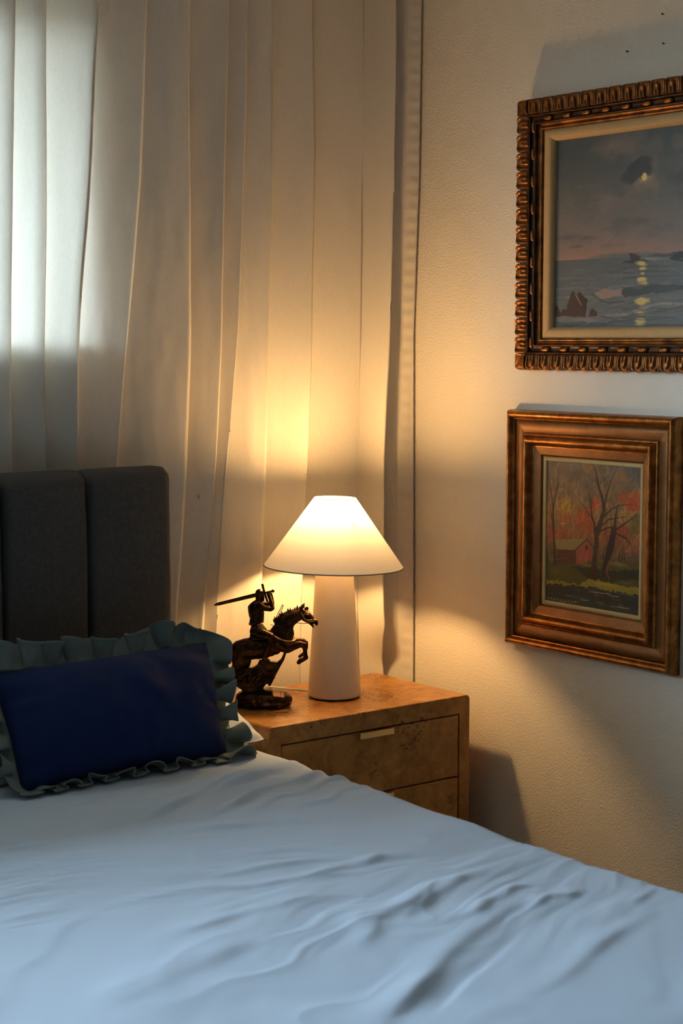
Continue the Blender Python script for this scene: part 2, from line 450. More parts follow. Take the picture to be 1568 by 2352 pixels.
# sheet: draped over the mattress with wrinkles running across the bed
def sheet():
    nW, nL = 420, 520
    R = .065
    top0, top1 = BX0+R, BX1-R
    arc = R*math.pi/2; drop = .40
    S = np.concatenate([np.linspace(-drop-arc, -arc, 10, endpoint=False), np.linspace(-arc, 0, 8, endpoint=False),
                        np.linspace(0, .7, 60, endpoint=False), np.linspace(.7, top1-top0, 300, endpoint=False),
                        np.linspace(top1-top0, top1-top0+arc, 22, endpoint=False), np.linspace(top1-top0+arc, top1-top0+arc+drop, 24)])
    Tn = np.concatenate([np.linspace(BYF-.3, BYF, 10, endpoint=False), np.linspace(BYF, 1.5, 40, endpoint=False), np.linspace(1.5, BYH-.002, 430)])
    s, t = np.meshgrid(S, Tn)
    L = top1-top0
    an = np.clip(np.where(s > L, (s-L)/R, np.where(s < 0, -s/R, 0)), 0, math.pi/2)
    side = np.where(s > L, 1.0, -1.0)
    ex = np.maximum(np.where(s > L, s-L-arc, np.where(s < 0, -s-arc, 0)), 0)
    x = np.where(s > L, top1, np.where(s < 0, top0, top0+s))+side*R*np.sin(an)*(an > 0)
    z = BZ-R*(1-np.cos(an))-ex
    nx_ = side*np.sin(an)*(an > 0); nz_ = np.cos(an)
    y = np.maximum(t, BYF); zf = np.maximum(BYF-t, 0)
    z = z-zf
    # wrinkle field
    A, B, D = Noise2(31), Noise2(32), Noise2(33)
    turn = np.interp(t, [1.0, 1.6, 1.95, 2.25, 2.5, 2.8, 3.3], [.45, .42, .34, -.22, -.05, .36, .30])
    px, py = x, t
    cu, su = np.cos(turn), np.sin(turn)
    ax = (px-1.6)*cu+py*su*.3; ay = -(px-1.6)*su+py
    ay = ay+.085*A.fbm(px*2.3, py*2.3, 3)
    h = .0032*A.fbm(ax*3.2, ay*5, 4)
    rid = 1-np.abs(B.fbm(ax*3.2+3, ay*10, 2)); msk = sstep(-.1, .5, D.fbm(px*2.3+5, py*3.1, 2))
    h += .0022*np.clip(rid, 0, 1)**4*msk
    rid2 = 1-np.abs(D.fbm(ax*6.5+13, ay*26, 2)); msk2 = sstep(-.05, .5, B.fbm(px*3.3+2, py*4.1+8, 2))
    h += .0020*np.clip(rid2, 0, 1)**3*msk2
    rr_ = np.exp(-((x-1.72)/.28)**2-((t-1.98)/.16)**2)+.8*np.exp(-((x-1.98)/.16)**2-((t-2.72)/.14)**2)+.5*np.exp(-((x-1.55)/.25)**2-((t-2.25)/.15)**2)
    h += rr_*(.0032*A.fbm(ax*7+1, ay*24, 3)+.0025*np.clip(1-np.abs(A.fbm(ax*6+40, ay*20, 2)), 0, 1)**4)
    h += .006*A.fbm(px*1.1+9, py*1.3, 2)
    # individual creases: ((x,y),(x,y), height, width)
    def crease(p, q, hh, wd, bend=0.0, skew=2.2):
        nonlocal h
        p = np.array(p); q = np.array(q); d = q-p; l = np.hypot(*d); d = d/l; nn = np.array([-d[1], d[0]])
        u = ((x-p[0])*d[0]+(t-p[1])*d[1])/l
        v = (x-p[0])*nn[0]+(t-p[1])*nn[1]-bend*np.sin(np.clip(u, 0, 1)*math.pi)-.012*A(u*4+p[0]*9, u*0+p[1]*7)
        env = sstep(-.08, .3, u)*sstep(1.08, .70, u)*(.70+.45*A(u*4+p[1]*11, v*18+p[0]*5))*.92
        wv = np.where(v < 0, wd/skew, wd)      # steeper towards the foot of the bed
        h = h+hh*env*np.exp(-(v/wv)**2)
    crease((1.30, 1.63), (1.84, 1.930), .0115, .034, .012)
    crease((1.40, 1.640), (1.76, 1.825), -.005, .020, .008)
    crease((1.66, 1.885), (1.92, 1.965), .009, .020, .006)
    crease((1.78, 1.87), (1.95, 1.905), .009, .022, -.006)
    crease((1.47, 1.895), (1.77, 2.045), .010, .036, .008)
    crease((1.62, 1.95), (1.88, 2.06), .006, .022)
    crease((1.05, 1.905), (1.43, 2.03), .007, .05, .01)
    crease((1.66, 2.59), (2.11, 2.765), .017, .020, .010)
    crease((1.56, 2.655), (2.08, 2.83), .016, .024, .014)
    crease((1.78, 2.585), (2.12, 2.69), .013, .015, .008)
    crease((1.86, 2.54), (2.12, 2.615), .010, .014, .004)
    crease((1.62, 2.70), (2.06, 2.855), .010, .016, .006)
    crease((1.58, 2.585), (1.86, 2.47), .006, .03)
    crease((1.44, 2.345), (1.80, 2.24), .007, .024, .006)
    crease((1.32, 2.315), (1.77, 2.16), .006, .02)
    crease((1.62, 2.20), (1.84, 2.23), .008, .022)
    crease((1.15, 2.60), (1.45, 2.66), .006, .026)
    crease((1.84, 1.76), (2.06, 1.84), .007, .03)
    crease((1.55, 1.60), (1.95, 1.74), .007, .03, .01)
    crease((1.30, 2.10), (1.62, 2.13), .006, .028)
    pil = sstep(2.84, 2.95, t)
    h = h*(1-.8*pil)*(.35+.65*np.cos(an))*(an < 1.5)+.004*np.sin(t*13)*(ex > 0)*side*0
    x = x+nx_*(h*.5); z = z+nz_*h
    # the edge of the bed sags and swells slightly
    sag = .010*A.fbm(t*2.3, t*0+4, 3)*sstep(.25, 0, np.abs(x-2.06))
    z = z+sag
    V = np.stack([x, y, z], -1).reshape(-1, 3)
    return V, grid_faces(len(Tn), len(S))
V, F = sheet()
so = obj('bed_sheet', V-np.array([1.3, 2.2, .1]), F, M_sheet); so.location = (1.3, 2.2, .1)
tag(so, 'pale blue-grey cotton sheet, gently wrinkled, spread over the bed', 'bed sheet')

# ------------------------------------------------------------------ pillows
def pillow_mesh(quad, P, u, v, n, Hf, Hb, sagx, sagy, nx=70, ny=44, seed=1, wr=.004, p=.42):
    """quad: BL, BR, TR, TL in plane coordinates"""
    N = Noise2(seed)
    vs = []
    Q = np.array(quad)
    def at(U, Vv):
        s, t = (U+1)/2, (Vv+1)/2
        return (Q[0]*(1-s)+Q[1]*s)*(1-t)+(Q[3]*(1-s)+Q[2]*s)*t
    idx = {}
    for sgn, H in ((1, Hf), (-1, Hb)):
        for i in range(ny):
            for j in range(nx):
                U = math.sin((j/(nx-1)-.5)*math.pi); Vv = math.sin((i/(ny-1)-.5)*math.pi)
                q = at(U*(1-sagx*(1-Vv*Vv)), Vv*(1-sagy*(1-U*U)))
                h = H*max(0, (1-U*U)*(1-Vv*Vv))**p
                ed = max(0, (1-U*U)*(1-Vv*Vv))**.3
                h += ed*wr*float(N.fbm(np.array(q[0]*14), np.array(q[1]*14), 3))*sgn
                # gathers running in from the short sides
                h += ed*sgn*wr*1.2*math.exp(-((1-abs(U))/.22)**2)*math.sin(q[1]*95+4*float(N(np.array(U*2), np.array(Vv*2))))
                w_ = P+u*q[0]+v*q[1]+n*h*sgn
                vs.append(w_)
    fs = grid_faces(ny, nx)
    off = nx*ny
    fs2 = [tuple(k+off for k in f[::-1]) for f in fs]
    return np.array(vs), fs+fs2

a35 = math.radians(35)
Pp = np.array([1.8, 2.975, .590]); pu = np.array([1., 0, 0]); pv = np.array([0, math.sin(a35), math.cos(a35)]); pn = np.array([0, -math.cos(a35), math.sin(a35)])
quad = [(-.300, -.020), (.178, -.016), (.226, .248), (-.290, .240)]
tp = thing('throw_pillow', 'small navy blue oblong pillow with a dark green ruffled edge', 'pillow', (1.77, 3.03, .575))
tl = np.array([1.77, 3.03, .575])
V, F = pillow_mesh(quad, Pp, pu, pv, pn, .098, .045, .02, .05, seed=3, wr=.007, p=.52)
V[:, 2] = np.maximum(V[:, 2], .577)
po_ = obj('pillow_cover', V-tl, F, M_navy, tp)

def ruffle():
    Q = np.array(quad)
    # perimeter with rounded corners
    pts = []; outs = []
    cr = .028
    order = [0, 1, 2, 3]
    sides = []
    for k in range(4):
        a, b, c = Q[order[k-1]], Q[order[k]], Q[order[(k+1) % 4]]
        d1 = (a-b)/np.hypot(*(a-b)); d2 = (c-b)/np.hypot(*(c-b))
        p1, p2 = b+d1*cr, b+d2*cr
        for q in np.linspace(0, 1, 40):
            pts.append((1-q)**2*p1+2*q*(1-q)*b+q*q*p2)
        nb_ = Q[order[(k+1) % 4]]; d3 = (b-nb_)/np.hypot(*(b-nb_)); e = nb_+d3*cr
        L = np.hypot(*(e-p2)); m = int(L/.0011)
        for q in np.linspace(0, 1, m)[1:-1]:
            bow = math.sin(math.pi*q)*(.012 if k in (0, 2) else .005)
            mid = p2*(1-q)+e*q; ctr = Q.mean(0)
            dd = ctr-mid; dd = dd/np.hypot(*dd)
            pts.append(mid+dd*bow)
    pts = np.array(pts); n_ = len(pts)
    tan = np.roll(pts, -3, 0)-np.roll(pts, 3, 0); tan /= np.hypot(tan[:, 0], tan[:, 1])[:, None]
    out = np.stack([tan[:, 1], -tan[:, 0]], 1)
    for _ in range(60): out = (np.roll(out, 1, 0)+out+np.roll(out, -1, 0))/3
    out /= np.hypot(out[:, 0], out[:, 1])[:, None]
    step = np.hypot(*(np.roll(pts, -1, 0)-pts).T); arc = np.cumsum(step)
    NR = Noise2(77)
    lam = .068*(1+.5*NR(arc*9, arc*0+2.5))*(1-.30*sstep(.0, -.02, pts[:, 1]))
    ph = np.cumsum(2*math.pi*step/lam)
    amp = .025*(1+.45*NR(arc*14, arc*0+8.1))
    rows = 12
    VV = []
    for i in range(rows):
        r = i/(rows-1)
        ctrn = pts-Q.mean(0)
        bottom = sstep(.02, -.004, pts[:, 1])
        topm = sstep(.20, .235, pts[:, 1])
        rightm = sstep(.16, .20, pts[:, 0])
        corner = np.exp(-((pts[:, 0]-.20)/.06)**2-((pts[:, 1]-.235)/.045)**2)
        corner2 = np.exp(-((pts[:, 0]-.178)/.04)**2-((pts[:, 1]+.016)/.04)**2)
        Wd = .058*(1-.30*bottom)*(1+.12*corner+.7*corner2)*(1-.22*rightm*(1-corner2))*(1+.22*NR(arc*16, arc*0+1))
        a_ = amp*(1-.62*corner)*(1-.50*bottom)
        nd = a_*r**.8*(np.sin(ph)+.28*np.sin(2.3*ph+1.1))+.004*NR(arc*70, arc*0+r)*min(1, 3*r)
        td = -.017*r*np.sin(2*ph)*(1-.7*corner)*(1-.4*bottom)
        od = Wd*(r-.30*r*r*(.5+.5*np.sin(ph+.8)))
        base = Pp+pts[:, 0:1]*pu+pts[:, 1:2]*pv
        ov = out[:, 0:1]*pu+out[:, 1:2]*pv
        # at the bottom the ruffle turns out on the bed; elsewhere it stays near the pillow plane
        flat = np.array([0, -1., 0.02])
        ovb = out[:, 0:1]*pu+np.clip(-out[:, 1:2], 0, 1)*flat
        bw = bottom[:, None]
        ov = ov*(1-bw)+ovb*bw
        nv = pn*(1-bw)+np.array([0, -.15, 1.])*bw
        p3 = base+ov*od[:, None]+nv*nd[:, None]+(tan[:, 0:1]*pu+tan[:, 1:2]*pv)*td[:, None]
        # weight: the top ruffle curls forward a little, the corner flap folds over
        droop = (topm*.012+corner*.030)*r*r
        p3 = p3+pn*droop[:, None]+np.array([0, 0, -1.])*(corner*.020*r*r)[:, None]
        p3[:, 2] = np.maximum(p3[:, 2], .580+.004*np.sin(ph)+.003*r)
        VV.append(p3)
    VV = np.array(VV)
    return VV.reshape(-1, 3), grid_faces(rows, n_, True), VV[-1]
V, F, edge = ruffle()
ro = obj('ruffle', V-tl, F, M_green, tp)
sm = ro.modifiers.new('thick', 'SOLIDIFY'); sm.thickness = .0022; sm.offset = 0
ev, ef = tube([tuple(p) for p in (edge-tl)[::2]]+[tuple((edge-tl)[0])], .0017, 6, False)
obj('ruffle_hem', ev, ef, M_green, ro)

# sleeping pillow lying behind
a2 = math.radians(57)
sv = np.array([0, math.sin(a2), math.cos(a2)]); sn = np.array([0, -math.cos(a2), math.sin(a2)])
SP = np.array([1.78, 3.045, .575])
squad = [(-.36, 0.0), (.352, -.012), (.30, .285), (-.33, .285)]
V, F = pillow_mesh(squad, SP, pu, sv, sn, .035, .045, .01, .015, seed=9, wr=.006, p=.36)
V[:, 2] = np.maximum(V[:, 2], .577); V[:, 1] = np.minimum(V[:, 1], 3.292)
sl = obj('sleeping_pillow', V-SP, F, M_sheet2); sl.location = SP
tag(sl, 'pale blue-grey sleeping pillow behind the navy ruffled pillow', 'pillow')

# ------------------------------------------------------------------ nightstand
NX0, NX1, NY0, NY1, NZ0, NZ1 = 2.141, 2.735, 3.043, 3.397, .055, .600
ns = thing('nightstand', 'burl wood nightstand with brass edge pulls between bed and wall', 'nightstand', ((NX0+NX1)/2, (NY0+NY1)/2, 0))
nl = ((NX0+NX1)/2, (NY0+NY1)/2)
def carcass():
    bm = bmesh.new()
    hw, x_in = (NX1-NX0)/2, (NX1-NX0)/2-.033
    d0, d1 = NY0-nl[1], NY1-nl[1]
    r = .011
    outer = []
    for cx_, cz_, a0 in ((hw-r, NZ1-r, 0), (-hw+r, NZ1-r, 90)):
        for k in range(7):
            a = math.radians(a0+15*k); outer.append((cx_+r*math.cos(a), cz_+r*math.sin(a)))
    outer += [(-hw, NZ0), (hw, NZ0)]
    inner = [(x_in, .5575), (-x_in, .5575), (-x_in, NZ0+.045), (x_in, NZ0+.045)]
    fr = .0025
    # outer skin: front edge rounded over
    rings = []
    for k in range(5):
        a = k/4*math.pi/2
        rings.append([bm.verts.new((x*(1-(fr*(1-math.sin(a)))/hw), d0+fr*(1-math.cos(a)), z-(fr*(1-math.sin(a)) if z > .3 else 0))) for x, z in outer])
    rings.append([bm.verts.new((x, d1, z)) for x, z in outer])
    n = len(outer)
    for i in range(len(rings)-1):
        for j in range(n):
            bm.faces.new((rings[i][j], rings[i][(j+1) % n], rings[i+1][(j+1) % n], rings[i+1][j]))
    bm.faces.new(rings[-1])
    iv = [bm.verts.new((x, d0, z)) for x, z in inner]; ib = [bm.verts.new((x, d0+.02, z)) for x, z in inner]
    for j in range(4):
        bm.faces.new((iv[j], iv[(j+1) % 4], ib[(j+1) % 4], ib[j]))
    bm.faces.new(ib)
    fo = rings[0]
    # front frame: right stile, top rail, left stile, bottom rail
    bm.faces.new([iv[0]]+fo[6::-1][::-1][::-1][:0]+[fo[j] for j in range(0, 7)][::-1][::-1]+[] if False else [iv[3], fo[n-1]]+[fo[j] for j in range(0, 4)]+[iv[0]])
    bm.faces.new([iv[0]]+[fo[j] for j in range(3, 11)]+[iv[1]])
    bm.faces.new([iv[1]]+[fo[j] for j in range(10, 15)]+[iv[2]])
    bm.faces.new([iv[2], fo[14], fo[15], iv[3]])
    return bm
co = bobj('carcass', carcass(), M_burl, ns)
boxes('plinth', [(-.26, .26, -.15, .165, 0, NZ0)], M_dark, ns)
xi = (NX1-NX0)/2-.033
zt = .5540
boxes('drawer_gap_shade', [(-xi+.0005, xi-.0005, NY0-nl[1]+.0188, NY0-nl[1]+.0198, NZ0+.0455, .557)], M_shadow_gap, ns)  # thin dark sheet behind the drawers, paints the shade in their gaps
for k in range(3):
    z1, z0 = zt-k*.1525, zt-k*.1525-.1490
    dr = boxes('drawer', [(-xi+.0032, xi-.0032, NY0-nl[1]+.0008, NY0-nl[1]+.0185, z0, z1)], M_burl, ns, .0012, 1)
    boxes('handle', [(-.0495, .0495, NY0-nl[1]-.012, NY0-nl[1]+.0008, z1-.0015, z1+.0006), (-.0495, .0495, NY0-nl[1]-.0135, NY0-nl[1]-.0115, z1-.013, z1+.0006)], M_brass, dr)

# ------------------------------------------------------------------ lamp
LX, LY, LZ = 2.46, 3.222, .6005
lamp = thing('table_lamp', 'lit table lamp with white cone shade and tapered white body on nightstand', 'lamp', (LX, LY, LZ))
prof = [(0, .004), (.0615, .004), (.0632, .006), (.0635, .010), (.0590, .08), (.0545, .15), (.0495, .23), (.0450, .31), (.0420, .365), (.040, .374), (.030, .378), (0, .378)]
v, f = lathe(prof, 96); obj('lamp_body', v, f, M_ceramic, lamp)
v, f = lathe([(0, 0), (.060, 0), (.0605, .004), (0, .004)], 72); obj('base_pad', v, f, M_dark, lamp)
tilt = Matrix.Rotation(math.radians(1.3), 3, Vector((math.sin(YAW), math.cos(YAW), 0)))
sp_prof = [(.166-(.166-.0505)*t, .316+(.478-.316)*t) for t in np.linspace(0, 1, 24)]
v, f = lathe(sp_prof, 128); piv = Vector((0, 0, .40))
tv = lambda vs: [tilt @ (Vector(p)-piv)+piv for p in vs]
sh = obj('lamp_shade', tv(v), f, M_shade, lamp)
ring = lambda r, z, n=97: [(r*math.cos(2*math.pi*k/(n-1)), r*math.sin(2*math.pi*k/(n-1)), z) for k in range(n)]
v, f = tube(ring(.1665, .3155), .0016, 8, False); obj('shade_trim', tv(v), f, M_trim, sh)
v, f = tube(ring(.0505, .478), .0011, 8, False); obj('shade_trim', tv(v), f, M_shade, sh)
# shade carrier: three thin spokes to the socket
for k in range(3):
    a = 2*math.pi*k/3+.4
    v, f = tube([(0.018*math.cos(a), .018*math.sin(a), .385), (.0835*math.cos(a), .0835*math.sin(a), .430)], .0012, 6)
    obj('shade_spoke', tv(v), f, M_cord, sh)
v, f = lathe([(0, .376), (.016, .376), (.016, .414), (.012, .417), (0, .417)], 32); obj('socket', v, f, M_cord, lamp)
mB, nB, bB = mat('bulb_glow')
bB.inputs['Base Color'].default_value = (1, .9, .75, 1); bB.inputs['Emission Color'].default_value = (1.0, .575, .215, 1); bB.inputs['Emission Strength'].default_value = BULB
bp = [(0, .414), (.010, .415)]+[(.0285*math.sin(a), .4455-.0285*math.cos(a)) for a in np.linspace(.5, math.pi, 16)]
v, f = lathe(bp, 32); obj('bulb', v, f, mB, lamp)
cp = smoothpath([(-.02, .058, .006), (-.045, .10, .006), (-.075, .145, .008), (-.105, .165, .012), (-.125, .150, .006), (-.10, .135, .0045), (-.13, .175, .003), (-.16, .19, -.02), (-.165, .195, -.2)], 10)
v, f = tube(cp, .0028, 8); obj('power_cord', v, f, M_cord, lamp)

# ------------------------------------------------------------------ statue
ST = thing('statue', 'dark bronze figurine of an armoured knight swinging a sword on a rearing horse', 'figurine', (2.262, 3.236, .6), -YAW)
K = .0002
def sp3(zx, zy, d=0.0): return Vector(((zx-680)*K, d, (1585-zy)*K))

def blob(name, chains, mat_, parent, voxel=.0013, smooth=4, extra=None):
    """tapered chains of (x, y, depth, radius) fused into one continuous surface"""
    bm = bmesh.new()
    for ch in chains:
        pts = [(sp3(c[0], c[1], c[2]), c[3]*K, (c[4] if len(c) > 4 else 1.0)) for c in ch]
        for p, r, sq in pts:
            m4 = Matrix.Translation(p) @ Matrix.Diagonal((1, sq, 1, 1))
            bmesh.ops.create_icosphere(bm, subdivisions=2, radius=r, matrix=m4)
        for (p, r, sq), (q, r2, sq2) in zip(pts, pts[1:]):
            d = q-p
            if d.length < 1e-6: continue
            n = max(2, int(d.length/(.5*min(r, r2)))+1)
            n = min(n, 14)
            for k in range(1, n):
                t = k/n; m4 = Matrix.Translation(p+d*t) @ Matrix.Diagonal((1, sq+(sq2-sq)*t, 1, 1))
                bmesh.ops.create_icosphere(bm, subdivisions=2, radius=r+(r2-r)*t, matrix=m4)
    if extra: extra(bm)
    me = bpy.data.meshes.new(name+'_tmp'); bm.to_mesh(me); bm.free()
    o = bpy.data.objects.new(name+'_tmp', me); COL.objects.link(o)
    rm = o.modifiers.new('r', 'REMESH'); rm.mode = 'VOXEL'; rm.voxel_size = voxel; rm.use_smooth_shade = True
    s2 = o.modifiers.new('s', 'SMOOTH'); s2.factor = .5; s2.iterations = smooth
    dg = bpy.context.evaluated_depsgraph_get()
    m2 = bpy.data.meshes.new_from_object(o.evaluated_get(dg)); m2.name = name
    bpy.data.objects.remove(o); bpy.data.meshes.remove(me)
    m2.materials.clear(); m2.materials.append(mat_)
    m2.polygons.foreach_set('use_smooth', [True]*len(m2.polygons))
    o = bpy.data.objects.new(name, m2); COL.objects.link(o); o.parent = parent
    return o

horse = blob('horse', [
    [(412, 915, 0, 118, 1.0), (480, 905, 0, 130, .95), (560, 900, 0, 136, .9), (680, 890, 0, 136, .9), (800, 850, 0, 132, .88), (890, 790, 0, 128, .85), (935, 730, 0, 112, .8)],   # trunk
    [(890, 740, 0, 125, .75), (915, 650, 0, 118, .65), (965, 575, 0, 98, .6), (1045, 525, 0, 80, .58), (1120, 495, 0, 66, .62)],       # neck
    [(1135, 480, 0, 58, .75), (1185, 505, 0, 56, .75), (1230, 545, 0, 42, .75), (1275, 580, 0, 30, .8), (1292, 592, 0, 27, .85)],      # head
    [(1165, 540, 0, 44, .7), (1215, 590, 0, 22, .8), (1252, 628, 0, 15, .9), (1262, 646, 0, 12, .9)],                                  # open lower jaw
    [(1300, 600, 0, 22, .9), (1303, 622, 0, 14, .9)],
    [(1128, 445, -40*K, 18), (1132, 405, -46*K, 17), (1142, 370, -48*K, 6)], [(1145, 445, 40*K, 16), (1150, 405, 46*K, 15), (1158, 372, 48*K, 6)],  # ears
    [(1165, 440, 0, 16), (1190, 418, 0, 13), (1205, 425, 0, 9), (1200, 445, 0, 7)],                                                       # forelock
    [(1190, 505, -48*K, 18)], [(1205, 500, -46*K, 12)],
    # near foreleg raised and folded
    [(905, 850, -55*K, 85, .8), (960, 885, -62*K, 64), (1040, 860, -64*K, 50), (1110, 838, -64*K, 41), (1160, 850, -62*K, 38), (1168, 905, -60*K, 28), (1172, 965, -60*K, 27), (1180, 995, -60*K, 29), (1150, 1020, -60*K, 26), (1115, 1032, -60*K, 31), (1094, 1054, -60*K, 26)],
    # far foreleg
    [(920, 830, 60*K, 66, .8), (1000, 840, 70*K, 42), (1080, 822, 72*K, 34), (1138, 822, 72*K, 32), (1178, 845, 70*K, 27), (1182, 905, 68*K, 20), (1160, 960, 66*K, 19), (1130, 990, 66*K, 20), (1102, 1008, 66*K, 20)],
    # near hind leg gathered under
    [(410, 930, -50*K, 100, .7), (400, 1020, -58*K, 92, .6), (392, 1085, -60*K, 70, .7), (345, 1140, -60*K, 48), (288, 1195, -60*K, 34), (262, 1250, -60*K, 26), (250, 1300, -60*K, 27), (240, 1322, -60*K, 24)],
    # far hind leg
    [(440, 930, 55*K, 96, .7), (470, 1030, 62*K, 78, .6), (478, 1095, 64*K, 52), (430, 1150, 64*K, 40), (380, 1210, 64*K, 30), (372, 1280, 64*K, 26), (365, 1330, 64*K, 26)],
    # tail
    [(335, 890, 0, 34), (300, 885, 0, 30), (250, 868, 0, 30), (205, 880, 0, 34), (165, 930, 0, 36), (140, 1000, 0, 30), (128, 1070, 0, 16)],
], M_bronze, ST, .0013, 3)
# mane: separate upright locks along the crest
for k in range(14):
    t = k/13
    p = np.array([818, 590])*(1-t)**2+2*t*(1-t)*np.array([925, 478])+t*t*np.array([1108, 446])
    d = np.array([-.55+.5*t, -.85]); d /= np.hypot(*d)
    ln = 46+14*math.sin(k*1.7)
    q0 = sp3(p[0]-d[0]*40, p[1]-d[1]*40); q1 = sp3(p[0]+d[0]*ln*.5, p[1]+d[1]*ln*.5); q2 = sp3(p[0]+d[0]*ln+6, p[1]+d[1]*ln)
    v, f = tube([q0, q1, q2], [17*K, 13*K, 3*K], 6); obj('mane_lock', v, f, M_bronze, horse)
# caparison strap across the chest and bridle
def stw(name, pts, r, mt, par, d=0.0, seg=6):
    v, f = tube(smoothpath([sp3(*p) for p in pts], 6), r*K, seg); return obj(name, v, f, mt, par)
stw('chest_strap', [(770, 700, -100*K), (850, 760, -100*K), (960, 800, -92*K), (1045, 800, -40*K), (1052, 770, 0)], 11, M_bronze_lt, horse)
stw('bridle', [(1120, 455, -40*K), (1150, 520, -46*K), (1200, 575, -38*K), (1288, 570, -20*K)], 9, M_bronze_lt, horse)
stw('bridle', [(1145, 505, -44*K), (1195, 470, -44*K), (1245, 500, -38*K), (1262, 545, -32*K), (1215, 560, -42*K), (1165, 545, -46*K)], 7, M_bronze_lt, horse)
stw('reins', [(1225, 592, -30*K), (1150, 598, -50*K), (1080, 590, -66*K), (960, 600, -90*K), (840, 625, -80*K), (770, 612, -40*K)], 4, M_bronze, horse)
stw('nose_band', [(1268, 555, -26*K), (1300, 565, -22*K), (1312, 580, 0)], 9, M_bronze_lt, horse)

rider = blob('rider', [
    [(600, 690, 0, 72, 1.0), (610, 620, 0, 76, .95), (616, 560, 0, 80, .95), (604, 490, 0, 96, .95), (602, 425, 0, 92, 1.0), (622, 372, 0, 56, 1.0)],  # torso
    [(545, 470, 20*K, 42), (540, 420, 20*K, 40)],
    [(632, 360, 0, 34), (638, 320, 0, 44), (640, 275, 0, 57, .9), (636, 245, 0, 46, .9)],   # helmeted head
    [(672, 300, 0, 28), (682, 330, 0, 18)],
    # near arm: shoulder, elbow, hand on the grip
    [(650, 395, -72*K, 46), (700, 412, -88*K, 36), (770, 425, -86*K, 30), (792, 415, -76*K, 28), (788, 375, -60*K, 26), (768, 315, -40*K, 24), (745, 258, -28*K, 24)],
    # far arm
    [(660, 390, 74*K, 44), (720, 390, 84*K, 32), (785, 380, 70*K, 28), (780, 320, 40*K, 24), (768, 258, 20*K, 22)],
    # near leg
    [(595, 690, -60*K, 72, .8), (680, 715, -104*K, 62, .8), (770, 738, -122*K, 50), (785, 775, -118*K, 36), (762, 830, -118*K, 36), (730, 900, -116*K, 32), (700, 960, -112*K, 27), (692, 992, -112*K, 27), (725, 1012, -116*K, 22), (750, 1018, -118*K, 16)],
    # far leg
    [(595, 690, 60*K, 62, .8), (680, 715, 100*K, 52, .8), (770, 738, 118*K, 42), (762, 830, 118*K, 36), (730, 900, 116*K, 32), (700, 965, 112*K, 27), (735, 1005, 116*K, 20)],
], M_bronze, ST, .0011, 3)
# cape: a thin shell hanging from the shoulders down the rider's back
vs = []
for i in range(9):
    t = i/8
    for j in range(11):
        s = j/10*2-1
        zx = 520+18*math.sin(t*3)-10*t+ (abs(s)**2)*42; zy = 395+t*225
        vs.append(sp3(zx+6*math.sin(s*9+t*4), zy, s*(64+14*t)*K))
cp_ = obj('cape', vs, grid_faces(9, 11), M_bronze, rider); md = cp_.modifiers.new('t', 'SOLIDIFY'); md.thickness = .0016
# tabard flap over the thigh
vs = []
for i in range(7):
    t = i/6
    for j in range(7):
        s = j/6
        vs.append(sp3(612+s*(64+70*t)+8*t, 598+t*84-10*s*(1-t)+math.sin(s*6)*4, -(78+30*t+8*math.sin(s*5))*K))
tb = obj('tabard', vs, grid_faces(7, 7), M_bronze_lt, rider); md = tb.modifiers.new('t', 'SOLIDIFY'); md.thickness = .0015
# saddle
blob('saddle', [[(560, 770, 0, 42, 2.2), (556, 720, 0, 30, 2.6), (556, 700, 0, 18, 2.6)], [(560, 775, 0, 40, 2.2), (680, 775, 0, 40, 2.4), (770, 730, 0, 34, 2.4), (792, 680, 0, 24, 2.0), (810, 640, 0, 15, 1.6)]], M_bronze, horse, .0016, 3)
# sword
sw = bobj('sword', bmesh.new(), M_bronze, rider)
bm = bmesh.new()
def blade():
    tip = sp3(108, 386, -34*K); ax = (sp3(700, 243, -30*K)-tip); L = ax.length; ax.normalize()
    w_ = Vector((0, 1, 0)).cross(ax).normalized()
    prev = None
    for t, hw in ((0, 2), (.03, 11), (.10, 19), (.5, 22), (1, 24)):
        c = tip+ax*L*t
        ringv = [bm.verts.new(c+w_*hw*K), bm.verts.new(c+Vector((0, -9*K, 0))), bm.verts.new(c-w_*hw*K), bm.verts.new(c+Vector((0, 9*K, 0)))]
        if prev:
            for k in range(4): bm.faces.new((prev[k], prev[(k+1) % 4], ringv[(k+1) % 4], ringv[k]))
        else: bm.faces.new(ringv)
        prev = ringv
    bm.faces.new(prev[::-1])
blade()
bmesh.ops.recalc_face_normals(bm, faces=bm.faces); bm.to_mesh(sw.data); bm.free()
stw('crossguard', [(678, 152, -30*K), (688, 200, -30*K), (702, 245, -30*K), (716, 292, -30*K), (728, 330, -30*K)], 14, M_bronze, sw, seg=8)
for q in ((677, 150), (729, 333)):
    v, f = lathe([(0, -17*K), (12*K, -12*K), (17*K, 0), (12*K, 12*K), (0, 17*K)], 12); c = sp3(q[0], q[1], -30*K)
    obj('guard_tip', [Vector(p)+c for p in v], f, M_bronze, sw)
stw('grip', [(700, 243, -30*K), (750, 232, -30*K), (792, 222, -30*K)], 13, M_bronze, sw, seg=8)
v, f = lathe([(0, -21*K), (15*K, -15*K), (21*K, 0), (15*K, 15*K), (0, 21*K)], 12); c = sp3(798, 220, -30*K)
obj('pommel', [Vector(p)+c for p in v], f, M_bronze, sw)
# thin wire loop standing beside the mane
stw('rein_loop', [(815, 570, 20*K), (850, 500, 20*K), (885, 430, 20*K), (905, 392, 20*K), (912, 398, 20*K), (900, 440, 20*K), (868, 500, 20*K), (830, 570, 20*K)], 4, M_bronze, ST)
